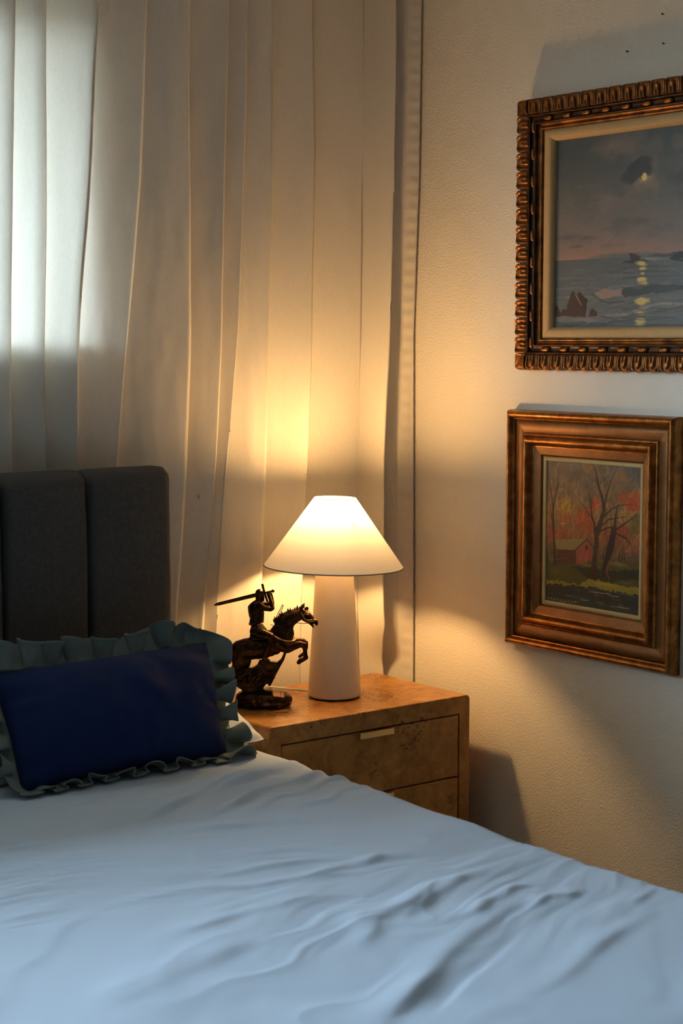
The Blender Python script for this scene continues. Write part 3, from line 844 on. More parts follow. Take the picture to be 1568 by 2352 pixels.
# rocky ground with the torn cloth that carries the horse
def cloth(bm):
    poly = [(640, 1030), (690, 1030), (770, 1050), (840, 1060), (890, 1020), (925, 940), (955, 935), (925, 1030), (880, 1110), (820, 1225), (768, 1335), (735, 1345), (745, 1290), (700, 1330), (640, 1420), (470, 1420), (410, 1370), (380, 1352), (340, 1330), (280, 1335), (220, 1310), (240, 1190), (330, 1130), (400, 1110), (480, 1135), (560, 1122), (610, 1090)]
    f0 = [bm.verts.new(sp3(x, y, -46*K)) for x, y in poly]; f1 = [bm.verts.new(sp3(x, y, 46*K)) for x, y in poly]
    bm.faces.new(f0); bm.faces.new(f1[::-1])
    for k in range(len(poly)):
        q = (k+1) % len(poly); bm.faces.new((f0[q], f0[k], f1[k], f1[q]))
rk = [[(420, 1480, -20*K, 70, 1.6), (520, 1470, 0, 90, 1.9), (640, 1470, 0, 100, 2.1), (780, 1475, 0, 105, 2.2), (900, 1490, 0, 95, 2.0), (960, 1500, 0, 62, 1.9)],
      [(395, 1530, -10*K, 55, 2.4), (520, 1530, 0, 60, 3.6), (700, 1530, 0, 60, 4.2), (860, 1530, 0, 58, 4.0), (965, 1530, 0, 50, 2.6)],
      [(520, 1420, 0, 80), (600, 1330, 0, 70), (640, 1220, 10*K, 60), (700, 1130, 10*K, 50)]]
for k in range(44):
    a = 2*math.pi*k/44*1.0; r_ = random.uniform(.82, 1.0)
    rk.append([(675+300*math.cos(a)*r_, 1545-random.uniform(-6, 45), 225*K*math.sin(a)*r_, random.uniform(26, 46))])
for k in range(26):
    a = random.uniform(0, 6.28); r_ = random.uniform(.1, .8)
    rk.append([(690+270*math.cos(a)*r_, 1400+random.uniform(0, 40), 170*K*math.sin(a)*r_, random.uniform(20, 40))])
for k in range(24):   # folds on the cloth
    x = random.uniform(330, 820); y0 = random.uniform(1150, 1300)
    s = random.choice((-1, 1)); rk.append([(x, y0, s*50*K, random.uniform(14, 26)), (x-random.uniform(20, 90), y0+random.uniform(40, 90), s*52*K, random.uniform(10, 22))])
base = blob('rock_base', rk, M_bronze, ST, .0016, 2, cloth)
me = base.data
co_ = np.empty(len(me.vertices)*3); me.vertices.foreach_get('co', co_); co_ = co_.reshape(-1, 3)
co_[:, 2] = np.maximum(co_[:, 2], .0005); me.vertices.foreach_set('co', co_.ravel()); me.update()

# ------------------------------------------------------------------ painting tools
class Canvas:
    def __init__(s, w, h, ww, hh):
        s.w, s.h = w, h
        s.U, s.V = np.meshgrid((np.arange(w)+.5)/w, (np.arange(h)+.5)/h)   # V down
        s.asp = ww/hh
        s.a = np.zeros((h, w, 3)); s.n = Noise2(91); s.n2 = Noise2(92)
    @staticmethod
    def lin(c):
        c = np.array(c, float)/255.; return np.where(c <= .04045, c/12.92, ((c+.055)/1.055)**2.4)
    def mix(s, m, c):
        m = np.clip(m, 0, 1)[..., None]; s.a = s.a*(1-m)+s.lin(c)*m
    def mixw(s, m, c, i0, i1, j0, j1, raw=False):
        m = np.clip(m, 0, 1)[..., None]; s.a[i0:i1, j0:j1] = s.a[i0:i1, j0:j1]*(1-m)+(np.array(c) if raw else s.lin(c))*m
    def vgrad(s, stops):
        vs = [k for k, _ in stops]; cs = np.array([s.lin(c) for _, c in stops])
        vv = s.V+.03*s.n.fbm(s.U*3, s.V*5, 3)
        for k in range(3): s.a[..., k] = np.interp(vv, vs, cs[:, k])
    def soft(s, u, v, ru, rv, c, al, rough=.5, fr=6, sharp=1.0, ang=0.0):
        m = 2.2*max(ru, rv)
        j0, j1 = max(0, int((u-max(m, m/s.asp))*s.w)), min(s.w, int((u+max(m, m/s.asp))*s.w)+2); i0, i1 = max(0, int((v-m*1.5)*s.h)), min(s.h, int((v+m*1.5)*s.h)+2)
        if j1 <= j0 or i1 <= i0: return
        U, V = s.U[i0:i1, j0:j1], s.V[i0:i1, j0:j1]
        du = U-u; dv = V-v
        ca, sa = math.cos(ang), math.sin(ang)
        du, dv = du*ca+dv*sa/s.asp, -du*sa*s.asp+dv*ca
        d = np.sqrt((du/ru)**2+(dv/rv)**2)+rough*s.n.fbm(U*fr*s.asp+u*31, V*fr+v*17, 3)
        s.mixw(al*sstep(1.0, 1-sharp, d), c, i0, i1, j0, j1)
    def poly(s, pts, c, al=1.0, jit=.004, soft=.0):
        x = s.U+jit*s.n(s.U*40, s.V*40); y = s.V+jit*s.n2(s.U*40, s.V*40)
        ins = np.zeros_like(x, bool); n = len(pts)
        for i in range(n):
            (x0, y0), (x1, y1) = pts[i], pts[(i+1) % n]
            c_ = ((y0 > y) != (y1 > y)); xs = (x1-x0)*(y-y0)/((y1-y0) or 1e-9)+x0
            ins ^= c_ & (x < xs)
        s.mix(ins*al, c)
    def stroke(s, pts, w, c, al=1.0, taper=1.0, raw=False):
        n = len(pts)-1; xs = [p[0] for p in pts]; ys = [p[1] for p in pts]; mw = w*max(1, taper)*1.3
        j0, j1 = max(0, int((min(xs)-mw/s.asp)*s.w)-1), min(s.w, int((max(xs)+mw/s.asp)*s.w)+2)
        i0, i1 = max(0, int((min(ys)-mw)*s.h)-1), min(s.h, int((max(ys)+mw)*s.h)+2)
        if j1 <= j0 or i1 <= i0: return
        U, V = s.U[i0:i1, j0:j1], s.V[i0:i1, j0:j1]; best = np.zeros_like(U)
        for i in range(n):
            (x0, y0), (x1, y1) = pts[i], pts[i+1]
            dx, dy = (x1-x0)*s.asp, y1-y0; l2 = dx*dx+dy*dy+1e-12
            t = np.clip(((U-x0)*s.asp*dx+(V-y0)*dy)/l2, 0, 1)
            d = np.hypot((U-x0)*s.asp-t*dx, (V-y0)-t*dy)
            ww = w*(1+(taper-1)*((i+t)/n))
            best = np.maximum(best, sstep(ww*1.15, ww*.6, d))
        s.mixw(best*al, c, i0, i1, j0, j1, raw)
    def dabs(s, n, v0, v1, l, w, ang, jit, al, seed):
        # brushwork: short strokes that pick up the colour below them, lighter or darker
        g = np.random.default_rng(seed)
        for k in range(n):
            u, v = g.random(), g.uniform(v0, v1); a = ang+g.normal(0, jit); ll = l*g.uniform(.5, 1.5)
            c = s.a[min(s.h-1, int(v*s.h)), min(s.w-1, int(u*s.w))]*g.uniform(.62, 1.5)*(1+g.normal(0, .08, 3))
            du, dv = math.cos(a)*ll/s.asp, -math.sin(a)*ll
            s.stroke([(u-du/2, v-dv/2), (u+du/2, v+dv/2)], w*g.uniform(.6, 1.4), np.clip(c, 0, 1), al, .6, True)
    def build(s, name, ww, hh, d, parent):
        xs = np.linspace(-ww/2, ww/2, s.w); zs = np.linspace(hh/2, -hh/2, s.h)
        X, Z = np.meshgrid(xs, zs)
        V = np.stack([np.full_like(X, -d), -X, Z], -1).reshape(-1, 3)
        # front sheet plus a plain back so the canvas has thickness
        nV = len(V)
        F_ = []
        idx = np.arange(s.w*s.h).reshape(s.h, s.w)
        q = np.stack([idx[:-1, :-1], idx[1:, :-1], idx[1:, 1:], idx[:-1, 1:]], -1).reshape(-1, 4)
        me = bpy.data.meshes.new(name)
        b = [(-d+.004, yy, zz_) for yy, zz_ in ((ww/2, hh/2), (ww/2, -hh/2), (-ww/2, -hh/2), (-ww/2, hh/2))]
        me.from_pydata(V.tolist()+b, [], q.tolist()+[(nV+3, nV+2, nV+1, nV)]); me.update()
        ca = me.color_attributes.new('paint', 'FLOAT_COLOR', 'POINT')
        colr = np.ones((nV+4, 4)); colr[:nV, :3] = np.clip(s.a, 0, 1).reshape(-1, 3); colr[nV:, :3] = .3
        ca.data.foreach_set('color', colr.ravel())
        me.materials.append(M_paint); me.polygons.foreach_set('use_smooth', [True]*len(me.polygons))
        o = bpy.data.objects.new(name, me); COL.objects.link(o); o.parent = parent
        return o

def mitred(name, prof, hw, hh, mt, parent):
    """profile (inset, height) swept around a rectangle with mitred corners"""
    vs, fs = [], []
    cs = [(-1, -1), (1, -1), (1, 1), (-1, 1)]
    n = len(prof)
    for k in range(4):
        (u0, v0), (u1, v1) = cs[k], cs[(k+1) % 4]
        b = len(vs)
        for s_, d in prof: vs.append((-d, -u0*(hw-s_), v0*(hh-s_)))
        for s_, d in prof: vs.append((-d, -u1*(hw-s_), v1*(hh-s_)))
        for i in range(n-1): fs.append((b+i, b+i+1, b+n+i+1, b+n+i))
    o = obj(name, vs, fs, mt, parent)
    return o

def curve_prof(pts, n=5):
    return [(p.x, p.y) for p in smoothpath([(a, b, 0) for a, b in pts], n)]

# ------------------------------------------------------------------ lower picture: autumn trees
pc = thing('framed_painting', 'smaller gilt-framed painting of autumn trees, a barn and water', 'painting', (XR, 2.7225, 1.008))
HW, HH = .2625, .280
mitred('outer_moulding', [(0, 0), (0, .018)]+curve_prof([(0, .018), (.003, .028), (.009, .0335), (.015, .031), (.019, .024)])[1:]+[(.0215, .024), (.0225, .019)], HW, HH, M_gold, pc)
mitred('frame_panel', [(.0215, .0), (.0225, .0185), (.036, .0175), (.052, .0185), (.053, .0)], HW, HH, M_goldflat, pc)
mitred('inner_moulding', [(.052, .010)]+curve_prof([(.0525, .019), (.055, .022), (.058, .023), (.060, .027), (.064, .034), (.070, .0355), (.075, .032), (.0785, .024), (.081, .019), (.084, .018)], 5)+[(.084, .004)], HW, HH, M_gold, pc)
mitred('frame_slope', [(.084, .0175), (.088, .0165), (.1005, .0125), (.1020, .0125), (.1025, .009), (.106, .0085), (.1065, .0035)], HW, HH, M_goldflat, pc)
mitred('liner', [(.106, .004), (.106, .0075), (.1075, .009), (.1145, .0085), (.116, .0062), (.116, .003)], HW, HH, M_liner2, pc)
cw, ch = 2*(HW-.114), 2*(HH-.114)
C2 = Canvas(230, 330, cw, ch)
def q2(zx, zy):
    u = (zx-98)/1137.; return (u, (zy-(155+88*u))/(1880+100*u))
C2.vgrad([(0, (118, 100, 88)), (.15, (138, 108, 84)), (.35, (168, 118, 74)), (.5, (172, 100, 60)), (.6, (120, 84, 62)), (.7, (84, 76, 44)), (.85, (66, 62, 44)), (1, (52, 56, 50))])
for k in range(50):
    u, v = random.random(), random.uniform(0, .5)
    C2.soft(u, v, random.uniform(.05, .12), random.uniform(.02, .06), random.choice([(140, 116, 100), (120, 92, 74), (176, 124, 74), (104, 92, 88), (186, 128, 60)]), .45, .6, 9)
for z_, c, r, al in (((560, 960), (192, 78, 36), (.16, .10), .8), ((350, 930), (196, 84, 40), (.13, .07), .8), ((620, 800), (184, 72, 36), (.08, .05), .75), ((1080, 650), (200, 84, 38), (.15, .06), .8), ((1150, 780), (196, 70, 40), (.1, .05), .8),
                     ((330, 800), (214, 150, 50), (.06, .06), .8), ((360, 720), (206, 146, 56), (.05, .05), .7), ((730, 720), (196, 76, 42), (.05, .07), .8), ((820, 1130), (150, 62, 54), (.09, .06), .8), ((1040, 1100), (170, 64, 50), (.09, .05), .8), ((230, 1130), (190, 82, 50), (.12, .05), .7), ((960, 1250), (150, 60, 70), (.07, .08), .7),
                     ((1090, 860), (190, 150, 76), (.09, .04), .7), ((1170, 1000), (110, 96, 40), (.07, .09), .7), ((980, 1380), (120, 96, 40), (.12, .03), .6), ((1180, 300), (76, 80, 84), (.07, .08), .5), ((1080, 330), (84, 84, 88), (.06, .06), .5)):
    u, v = q2(*z_); C2.soft(u, v, r[0], r[1], c, al, .55, 10, .7)
C2.dabs(1500, 0, .62, .05, .0065, 1.2, .55, .6, 5)
# thin background trees
for k in range(42):
    x = random.uniform(120, 1220); b = random.uniform(1150, 1380); t = random.uniform(260, 1000); l = random.uniform(-40, 40)
    C2.stroke([q2(x, b), q2(x+l*.5, (b+t)/2), q2(x+l, t)], random.uniform(.0016, .0035), random.choice([(86, 58, 40), (110, 70, 46), (176, 116, 66), (70, 56, 44)]), .6, .3)
# barn
C2.poly([q2(240, 1350), q2(475, 1350), q2(475, 1530), q2(240, 1530)], (96, 50, 38))
C2.poly([q2(470, 1350), q2(600, 1215), q2(672, 1310), q2(672, 1490), q2(480, 1540)], (178, 84, 72))
C2.poly([q2(215, 1215), q2(605, 1195), q2(465, 1352), q2(240, 1340)], (158, 128, 84))
C2.stroke([q2(465, 1352), q2(605, 1200), q2(680, 1310)], .005, (66, 50, 36), .9)
C2.poly([q2(588, 1290), q2(615, 1285), q2(615, 1345), q2(590, 1352)], (60, 44, 38))
# meadow, bank, water
C2.poly([q2(98, 1520), q2(420, 1545), q2(680, 1540), q2(1240, 1500), q2(1240, 1900), q2(98, 1790)], (92, 82, 40), .85, .01)
C2.poly([q2(410, 1560), q2(640, 1580), q2(720, 1620), q2(1240, 1600), q2(1240, 1720), q2(900, 1760), q2(620, 1720)], (48, 44, 34), .85, .012)
C2.soft(*q2(250, 1640), .13, .028, (132, 104, 58), .7, .5, 12); C2.soft(*q2(950, 1530), .14, .02, (150, 128, 52), .7, .6, 12); C2.soft(*q2(640, 1555), .1, .012, (150, 138, 48), .7, .6, 12)
C2.poly([q2(98, 1760), q2(300, 1770), q2(520, 1810), q2(600, 1770), q2(640, 1740), q2(800, 1760), q2(1000, 1800), q2(1240, 1850), q2(1240, 1940), q2(900, 1890), q2(560, 1830), q2(98, 1800)], (176, 148, 58), .8, .012)
C2.soft(*q2(830, 1800), .17, .016, (204, 158, 52), .8, .5, 12); C2.soft(*q2(1090, 1780), .1, .016, (120, 116, 62), .6, .5, 12)
C2.poly([q2(98, 1800), q2(520, 1825), q2(900, 1890), q2(1240, 1930), q2(1240, 2260), q2(98, 2050)], (58, 60, 56), .95, .012)
for k in range(70):
    x, y = random.uniform(110, 1230), random.uniform(1860, 2200)
    l = random.uniform(20, 110); c = random.choice([(70, 74, 70), (44, 46, 44), (96, 96, 90), (140, 118, 100), (60, 50, 42)])
    C2.stroke([q2(x, y), q2(x+l, y+random.uniform(0, 14))], random.uniform(.002, .006), c, .6)
for x, y in ((740, 1950), (930, 1990), (860, 1920)): C2.soft(*q2(x, y), .03, .012, (190, 76, 52), .85, .5, 14)
for (x, y, l) in ((640, 1900, 110), (760, 1915, 130), (880, 1950, 110), (540, 2010, 90), (720, 2040, 80), (900, 2090, 200)):
    C2.stroke([q2(x, y), q2(x+l, y+l*.12)], .0028, (196, 176, 150), .8)
C2.poly([q2(640, 2010), q2(860, 1960), q2(880, 2120), q2(660, 2100)], (48, 42, 38), .5, .02)
C2.dabs(260, .66, 1, .05, .004, -.1, .25, .45, 6)
# big trees
TR = (66, 42, 30)
def limb(pts, w, tp_=.5, c=TR, al=.95): C2.stroke([q2(*p) for p in pts], w, c, al, tp_)
C2.poly([q2(680, 1040), q2(775, 1040), q2(750, 1180), q2(745, 1300), q2(730, 1560), q2(770, 1700), q2(720, 1745), q2(600, 1730), q2(660, 1560), q2(690, 1330), q2(690, 1150)], TR)
limb([(730, 1100), (770, 960), (800, 830), (785, 680), (730, 480), (700, 300), (660, 220)], .026, .12)
limb([(800, 830), (830, 620), (880, 430), (920, 320)], .010, .2); limb([(700, 1040), (660, 900), (640, 700), (600, 520), (560, 330)], .010, .2)
limb([(770, 1030), (860, 940), (960, 920), (1060, 900)], .008, .3); limb([(800, 900), (900, 800), (990, 750), (1130, 740)], .008, .3); limb([(770, 1090), (850, 1050), (930, 1040)], .008, .6)
limb([(780, 640), (700, 420), (760, 260)], .006, .2); limb([(700, 1000), (560, 760), (500, 680)], .005, .3)
C2.poly([q2(895, 1040), q2(955, 1040), q2(930, 1300), q2(870, 1500), q2(850, 1640), q2(800, 1720), q2(790, 1600), q2(830, 1400)], (62, 40, 34))
limb([(925, 1100), (940, 900), (965, 740)], .019, .2); limb([(960, 1060), (1060, 980), (1190, 870)], .009, .3); limb([(960, 1130), (1060, 1180), (1130, 1290)], .008, .4)
limb([(890, 1060), (880, 700), (900, 500)], .006, .3, (74, 58, 52), .7)
C2.stroke([q2(875, 1500), q2(840, 1620), q2(880, 1740)], .008, (176, 84, 56), .7, .5); C2.stroke([q2(745, 1350), q2(730, 1530)], .006, (150, 66, 50), .7)
C2.dabs(160, .3, .9, .03, .003, 1.4, .4, .35, 8)
limb([(215, 1530), (205, 1300), (190, 1050), (185, 820), (240, 480), (250, 250)], .017, .2); limb([(190, 1050), (150, 800), (120, 600)], .006, .2); limb([(190, 800), (130, 420), (115, 250)], .007, .2)
for x in (990, 1020, 1050, 830, 800): C2.stroke([q2(x, 1480), q2(x+random.uniform(-12, 12), 1300)], .007, (44, 36, 34), .7, .4)
for x in (150, 180, 270, 365, 520, 600): C2.stroke([q2(x, 1530), q2(x+4, 1420)], .004, random.choice([(176, 130, 84), (60, 46, 38)]), .8)
C2.stroke([q2(150, 1490), q2(370, 1460)], .0025, (150, 110, 74), .6)
# illegible signature strokes
for k in range(9):
    x = 125+k*42; C2.stroke([q2(x, 2010+k*6), q2(x+12, 1985+k*6), q2(x+22, 2012+k*7)], .0020, (190, 176, 150), .75)
for k in range(60):
    x, y = random.uniform(110, 1230), random.uniform(250, 1150); l = random.uniform(60, 200); d_ = random.uniform(-50, 50)
    C2.stroke([q2(x, y), q2(x+d_*.4, y-l*.5), q2(x+d_, y-l)], .0022, random.choice([(70, 48, 34), (84, 60, 40), (196, 140, 80), (60, 50, 44)]), .55, .3)
C2.a *= np.array([.80, .82, .70])
C2.build('canvas', cw, ch, .0048, pc)

# ------------------------------------------------------------------ upper picture: moonlit sea
UW, UH = .408, .310
uy0 = 2.947-UW
sea = thing('framed_painting', 'large moonlit seascape in a dark gilt frame carved with leaf lobes', 'painting', (XR, uy0, 1.692))
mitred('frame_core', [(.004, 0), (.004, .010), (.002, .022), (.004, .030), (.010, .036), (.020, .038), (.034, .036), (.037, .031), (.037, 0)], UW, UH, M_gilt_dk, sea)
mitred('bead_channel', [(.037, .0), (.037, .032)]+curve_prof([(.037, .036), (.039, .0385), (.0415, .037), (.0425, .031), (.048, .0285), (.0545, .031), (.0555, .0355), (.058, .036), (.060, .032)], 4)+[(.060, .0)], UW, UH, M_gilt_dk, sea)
mitred('sight_moulding', [(.060, .0), (.060, .029)]+curve_prof([(.060, .029), (.063, .026), (.066, .0265), (.069, .0285), (.072, .027), (.0735, .021)], 4)+[(.0735, 0)], UW, UH, M_gilt, sea)
mitred('liner', [(.073, .0), (.073, .0215), (.076, .0235), (.090, .0215), (.093, .020), (.0985, .0125), (.0990, .005)], UW, UH, M_liner, sea)

def lobe_mesh(pitch, depth):
    nt_, ns_ = 19, 15
    vs = []
    for i in range(ns_):
        s = i/(ns_-1)
        for j in range(nt_):
            t = j/(nt_-1)*2-1
            k = 1-(1-min(1, s/.34))**2; wd = .96*(math.sqrt(max(0, k))*.72+.28) if s < .34 else .96
            tt = t*wd
            dome = math.sqrt(max(0, 1-(abs(t)**3.0)))*.0045
            end = math.sqrt(max(0, 1-(1-min(1, s/.22))**2))
            H = .027+ .016*end + dome*end - .004*s
            r = .50
            sc_ = .44
            dist = (abs(tt)-r)*pitch/2 if s > sc_ else (math.hypot(tt*pitch/2, (s-sc_)*depth)-r*pitch/2)
            H -= .0075*math.exp(-(dist/.0026)**2)
            if s > .58: H -= .0055*math.exp(-((tt*pitch/2)/.0022)**2)*sstep(.58, .68, s)
            if s > .93: H -= .004*(s-.93)/.07
            vs.append((-H, tt*pitch/2, s*depth))
    n0 = len(vs)
    fs = grid_faces(ns_, nt_)
    rg = list(range(nt_))+[i*nt_+nt_-1 for i in range(1, ns_)]+[(ns_-1)*nt_+j for j in range(nt_-2, -1, -1)]+[i*nt_ for i in range(ns_-2, 0, -1)]
    for q in rg: vs.append((-.012, vs[q][1], vs[q][2]))
    for q in range(len(rg)):
        a, b = rg[q], rg[(q+1) % len(rg)]; fs.append((a, b, n0+(q+1) % len(rg), n0+q))
    me = bpy.data.meshes.new('carved_lobe'); me.from_pydata(vs, [], fs); me.update()
    me.polygons.foreach_set('use_smooth', [True]*len(me.polygons)); me.materials.append(M_gilt); return me
def bead_mesh(l):
    v, f = lathe([(0.0004, -l/2), (.0030, -l*.46), (.0056, -l*.36), (.0062, -l*.2), (.0062, l*.2), (.0056, l*.36), (.0030, l*.46), (.0004, l/2)], 10)
    me = bpy.data.meshes.new('bead'); me.from_pydata([(a, c, b) for a, b, c in v], [], [tuple(reversed(q)) for q in f]); me.update()
    me.polygons.foreach_set('use_smooth', [True]*len(me.polygons)); me.materials.append(M_gilt); return me
def corner_mesh():
    vs = []; n = 12; e = .037
    for i in range(n):
        for j in range(n):
            s, t = i/(n-1), j/(n-1)
            o_ = math.sqrt(max(0, 1-(1-min(1, min(s, t)/.2))**2))
            H = .027+.016*o_+.003*math.sin(min(s, t)*math.pi)-.0045*math.exp(-((s-t)*e/.0022)**2)
            vs.append((-H, s*e, t*e))
    fs = grid_faces(n, n); n0 = len(vs)
    rg = list(range(n))+[i*n+n-1 for i in range(1, n)]+[(n-1)*n+j for j in range(n-2, -1, -1)]+[i*n for i in range(n-2, 0, -1)]
    for q in rg: vs.append((-.012, vs[q][1], vs[q][2]))
    for q in range(len(rg)):
        a, b = rg[q], rg[(q+1) % len(rg)]; fs.append((a, b, n0+(q+1) % len(rg), n0+q))
    me = bpy.data.meshes.new('corner_leaf'); me.from_pydata(vs, [], fs); me.update(); me.materials.append(M_gilt)
    me.polygons.foreach_set('use_smooth', [True]*len(me.polygons)); return me
cme = corner_mesh()
for k, (sy_, sz_) in enumerate(((1, -1), (1, 1), (-1, 1), (-1, -1))):
    o = share('corner_leaf', cme, sea)
    # local +y/+z of the corner piece point inwards
    ang = {(1, -1): 90, (1, 1): 180, (-1, 1): 270, (-1, -1): 0}[(sy_, sz_)]
    o.rotation_euler = (math.radians(ang), 0, 0); o.location = (0, sy_*UW, sz_*UH)
for side, half, other in (('y', UW, UH), ('z', UH, UW)):
    ln = 2*(half-.037); cnt = round(ln/.0405); pitch = ln/cnt; me = lobe_mesh(pitch, .037)
    l2 = 2*(half-.049); c2 = round(l2/.030); p2 = l2/c2
    bm_, bm2 = bead_mesh(p2*.92), None
    for sg in (-1, 1):
        for k in range(cnt):
            c = -half+.037+(k+.5)*pitch
            o = share('carved_lobe', me, sea)
            if side == 'y':     # horizontal rails
                o.rotation_euler = (0 if sg < 0 else math.pi, 0, 0); o.location = (0, c, sg*UH)
            else:
                o.rotation_euler = (math.radians(90) if sg > 0 else math.radians(-90), 0, 0); o.location = (0, sg*UW, c)
        for k in range(c2):
            if k % 2: continue
            c = -half+.049+(k+.5)*p2
            o = share('bead', bm_, sea)
            if side == 'y': o.location = (-.031, c, sg*(UH-.0485))
            else: o.rotation_euler = (math.radians(90), 0, 0); o.location = (-.031, sg*(UW-.0485), c)
cw, ch = 2*(UW-.097), 2*(UH-.097)
C1 = Canvas(380, 360, cw, ch)
def q1(zx, zy):
    top = 200-.133*(zx-65); return ((zx-60)*.000472, (zy-top)/(2264-top))
C1.vgrad([(0, (74, 86, 92)), (.2, (86, 94, 98)), (.4, (112, 112, 112)), (.55, (134, 122, 118)), (.63, (150, 126, 116)), (.645, (100, 108, 114)), (.75, (104, 112, 118)), (1, (96, 106, 112))])
C1.mix(sstep(.25, 1.0, C1.U)*.45*sstep(.7, .5, C1.V), (88, 100, 108))
for k in range(60):
    u, v = random.random(), random.uniform(0, .58)
    C1.soft(u, v, random.uniform(.05, .14), random.uniform(.02, .06), random.choice([(84, 92, 98), (120, 116, 114), (70, 80, 88), (104, 106, 108), (130, 122, 118)]), .5, .7, 7)
C1.soft(.43, .25, .10, .11, (158, 140, 122), .75, .45, 7); C1.soft(.44, .22, .055, .07, (176, 160, 138), .6, .4, 8)
C1.soft(.40, .155, .085, .028, (130, 124, 120), .7, .6, 9)
C1.soft(.385, .205, .072, .050, (62, 70, 80), .95, .55, 8, .5); C1.soft(.42, .165, .05, .03, (66, 74, 84), .9, .5, 9, .5); C1.soft(.36, .235, .05, .03, (70, 76, 84), .8, .5, 9, .5)
C1.soft(.4325, .240, .0135, .021, (232, 208, 128), 1, .12, 12, .4); C1.soft(.418, .226, .012, .012, (70, 76, 84), .9, .3, 9, .5)
for u, v, ru, rv in ((.21, .33, .05, .02), (.07, .52, .05, .012), (.18, .53, .06, .012), (.11, .57, .05, .01), (.24, .57, .05, .012), (.19, .43, .03, .01)): C1.soft(u, v, ru, rv, (92, 92, 96), .6, .5, 9)
C1.mix(sstep(.600, .635, C1.V)*sstep(.40, .0, C1.U)*.5*(C1.V < .64), (170, 126, 112))
C1.dabs(420, 0, .62, .05, .010, .35, .5, .16, 15)
# horizon, far headlands
C1.mix((C1.V > .638+.0*C1.U)*1.0, (92, 102, 110)); C1.mix(sstep(.66, 1.0, C1.V)*.35, (120, 126, 130))
C1.soft(.47, .655, .13, .018, (150, 148, 146), .6, .3, 7)
C1.poly([q1(1040, 1480), q1(1090, 1445), q1(1300, 1435), q1(1500, 1400), q1(1800, 1380), q1(2200, 1500)], (74, 84, 96), .9)
C1.poly([q1(1225, 1505), q1(1290, 1450), q1(1390, 1415), q1(1550, 1395), q1(1800, 1430), q1(2200, 1560), q1(1370, 1535)], (56, 58, 64), .95)
C1.poly([q1(755, 1548), q1(845, 1525), q1(848, 1440), q1(870, 1450), q1(880, 1462), q1(892, 1440), q1(905, 1460), q1(960, 1480), q1(1000, 1520), q1(1050, 1535), q1(950, 1552)], (64, 62, 64), .95)
# swell lines
for k in range(46):
    u, v = random.uniform(-.05, .95), random.uniform(.66, .98); l = random.uniform(.06, .25)*(.5+v*.7)
    c = random.choice([(74, 86, 94), (66, 78, 88), (128, 132, 134), (112, 120, 124)])
    C1.stroke([(u, v), (u+l*.5, v-random.uniform(-.004, .010)), (u+l, v+random.uniform(-.004, .004))], random.uniform(.002, .006), c, .5, .4)
C1.dabs(700, .65, 1, .07, .0045, .02, .1, .42, 16)
# moon glitter
for v, w_, h_ in ((.675, .026, .018), (.70, .02, .012), (.725, .022, .016), (.755, .032, .016), (.775, .03, .012), (.862, .034, .020), (.925, .045, .016), (.965, .045, .020), (.985, .05, .01)):
    C1.soft(.428+.004*math.sin(v*90), v, w_, h_, (206, 190, 122), .95, .45, 16, .7)
for v in (.69, .715, .74, .79, .90, .945): C1.stroke([(.34, v+.006), (.43, v), (.55, v+.004)], .0045, (70, 80, 88), .7, .6)
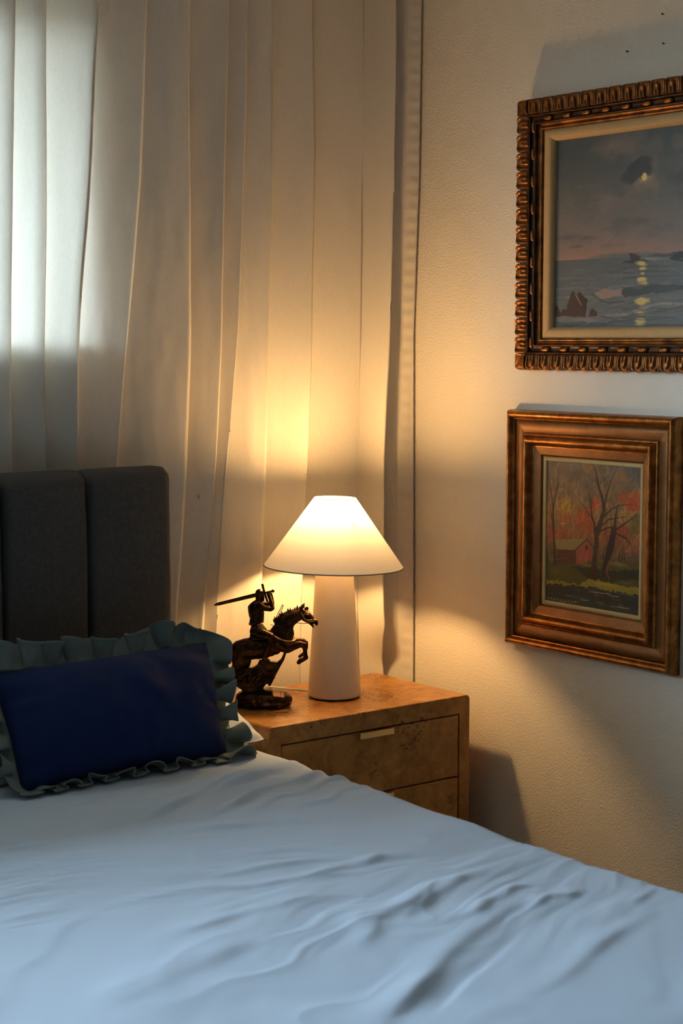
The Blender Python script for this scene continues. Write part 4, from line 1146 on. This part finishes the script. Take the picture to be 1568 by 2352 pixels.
# breaking waves
C1.poly([q1(470, 1880), q1(620, 1840), q1(780, 1835), q1(770, 1890), q1(780, 1915), q1(640, 1925), q1(520, 1945)], (150, 134, 128), .9, .008)
C1.poly([q1(765, 1850), q1(850, 1825), q1(960, 1830), q1(1060, 1790), q1(1250, 1790), q1(1500, 1800), q1(1900, 1830), q1(1900, 1870), q1(1400, 1850), q1(1100, 1880), q1(900, 1915), q1(790, 1915)], (64, 76, 84), .9, .008)
C1.stroke([q1(470, 1890), q1(560, 1960), q1(640, 1990), q1(800, 1970)], .010, (72, 84, 88), .7, .5)
for k in range(30):
    t = k/29; x, y = 640+t*900, 2120-t*170+25*math.sin(t*9)
    C1.soft(*q1(x, y), .026, .010, (148, 146, 146), .7, .6, 18)
C1.stroke([q1(560, 2130), q1(700, 2170), q1(900, 2120), q1(1100, 2090), q1(1400, 2030)], .006, (78, 86, 92), .7)
C1.stroke([q1(640, 2200), q1(900, 2170), q1(1000, 2180), q1(1300, 2150)], .005, (66, 76, 84), .7, .5); C1.stroke([q1(900, 2250), q1(1100, 2235), q1(1500, 2245)], .006, (66, 76, 84), .7)
# rocks in the surf
RK = (72, 54, 46)
C1.poly([q1(160, 2130), q1(195, 2020), q1(240, 1870), q1(262, 1850), q1(300, 1900), q1(340, 1990), q1(355, 2010), q1(395, 1970), q1(415, 1975), q1(400, 2140)], RK)
C1.poly([q1(300, 1890), q1(330, 1870), q1(372, 1900), q1(415, 1960), q1(400, 2140), q1(350, 2010)], (62, 48, 44))
C1.stroke([q1(285, 1890), q1(320, 1950), q1(355, 2010)], .003, (170, 140, 118), .8)
C1.poly([q1(50, 2010), q1(95, 2000), q1(120, 2060), q1(150, 2130), q1(50, 2140)], RK); C1.poly([q1(130, 2120), q1(150, 2040), q1(180, 2060), q1(170, 2130)], RK)
C1.poly([q1(425, 2140), q1(445, 2060), q1(470, 2040), q1(515, 2080), q1(525, 2130)], RK)
C1.soft(.14, .955, .12, .012, (140, 136, 132), .6, .6, 14); C1.soft(.10, .985, .1, .012, (84, 90, 92), .7, .5, 10)
C1.a *= np.array([.92, .82, .72])
C1.build('canvas', cw, ch, .0062, sea)

# ------------------------------------------------------------------ old nails left in the wall
for (y, z, lb) in ((2.640, 2.076, 'small dark nail nearest above the carved seascape frame'), (2.540, 2.141, 'small dark nail highest on the right wall'), (2.536, 2.079, 'small dark nail on the wall below the highest nail')):
    v, f = lathe([(0, 0), (.0012, 0), (.0012, .004), (.0022, .0042), (.0022, .0055), (0, .006)], 10)
    o = obj('nail', [(-c, a, b) for a, b, c in v], [q[::-1] for q in f], M_dark); o.location = (XR, y, z); tag(o, lb, 'nail', 'nails above the seascape')
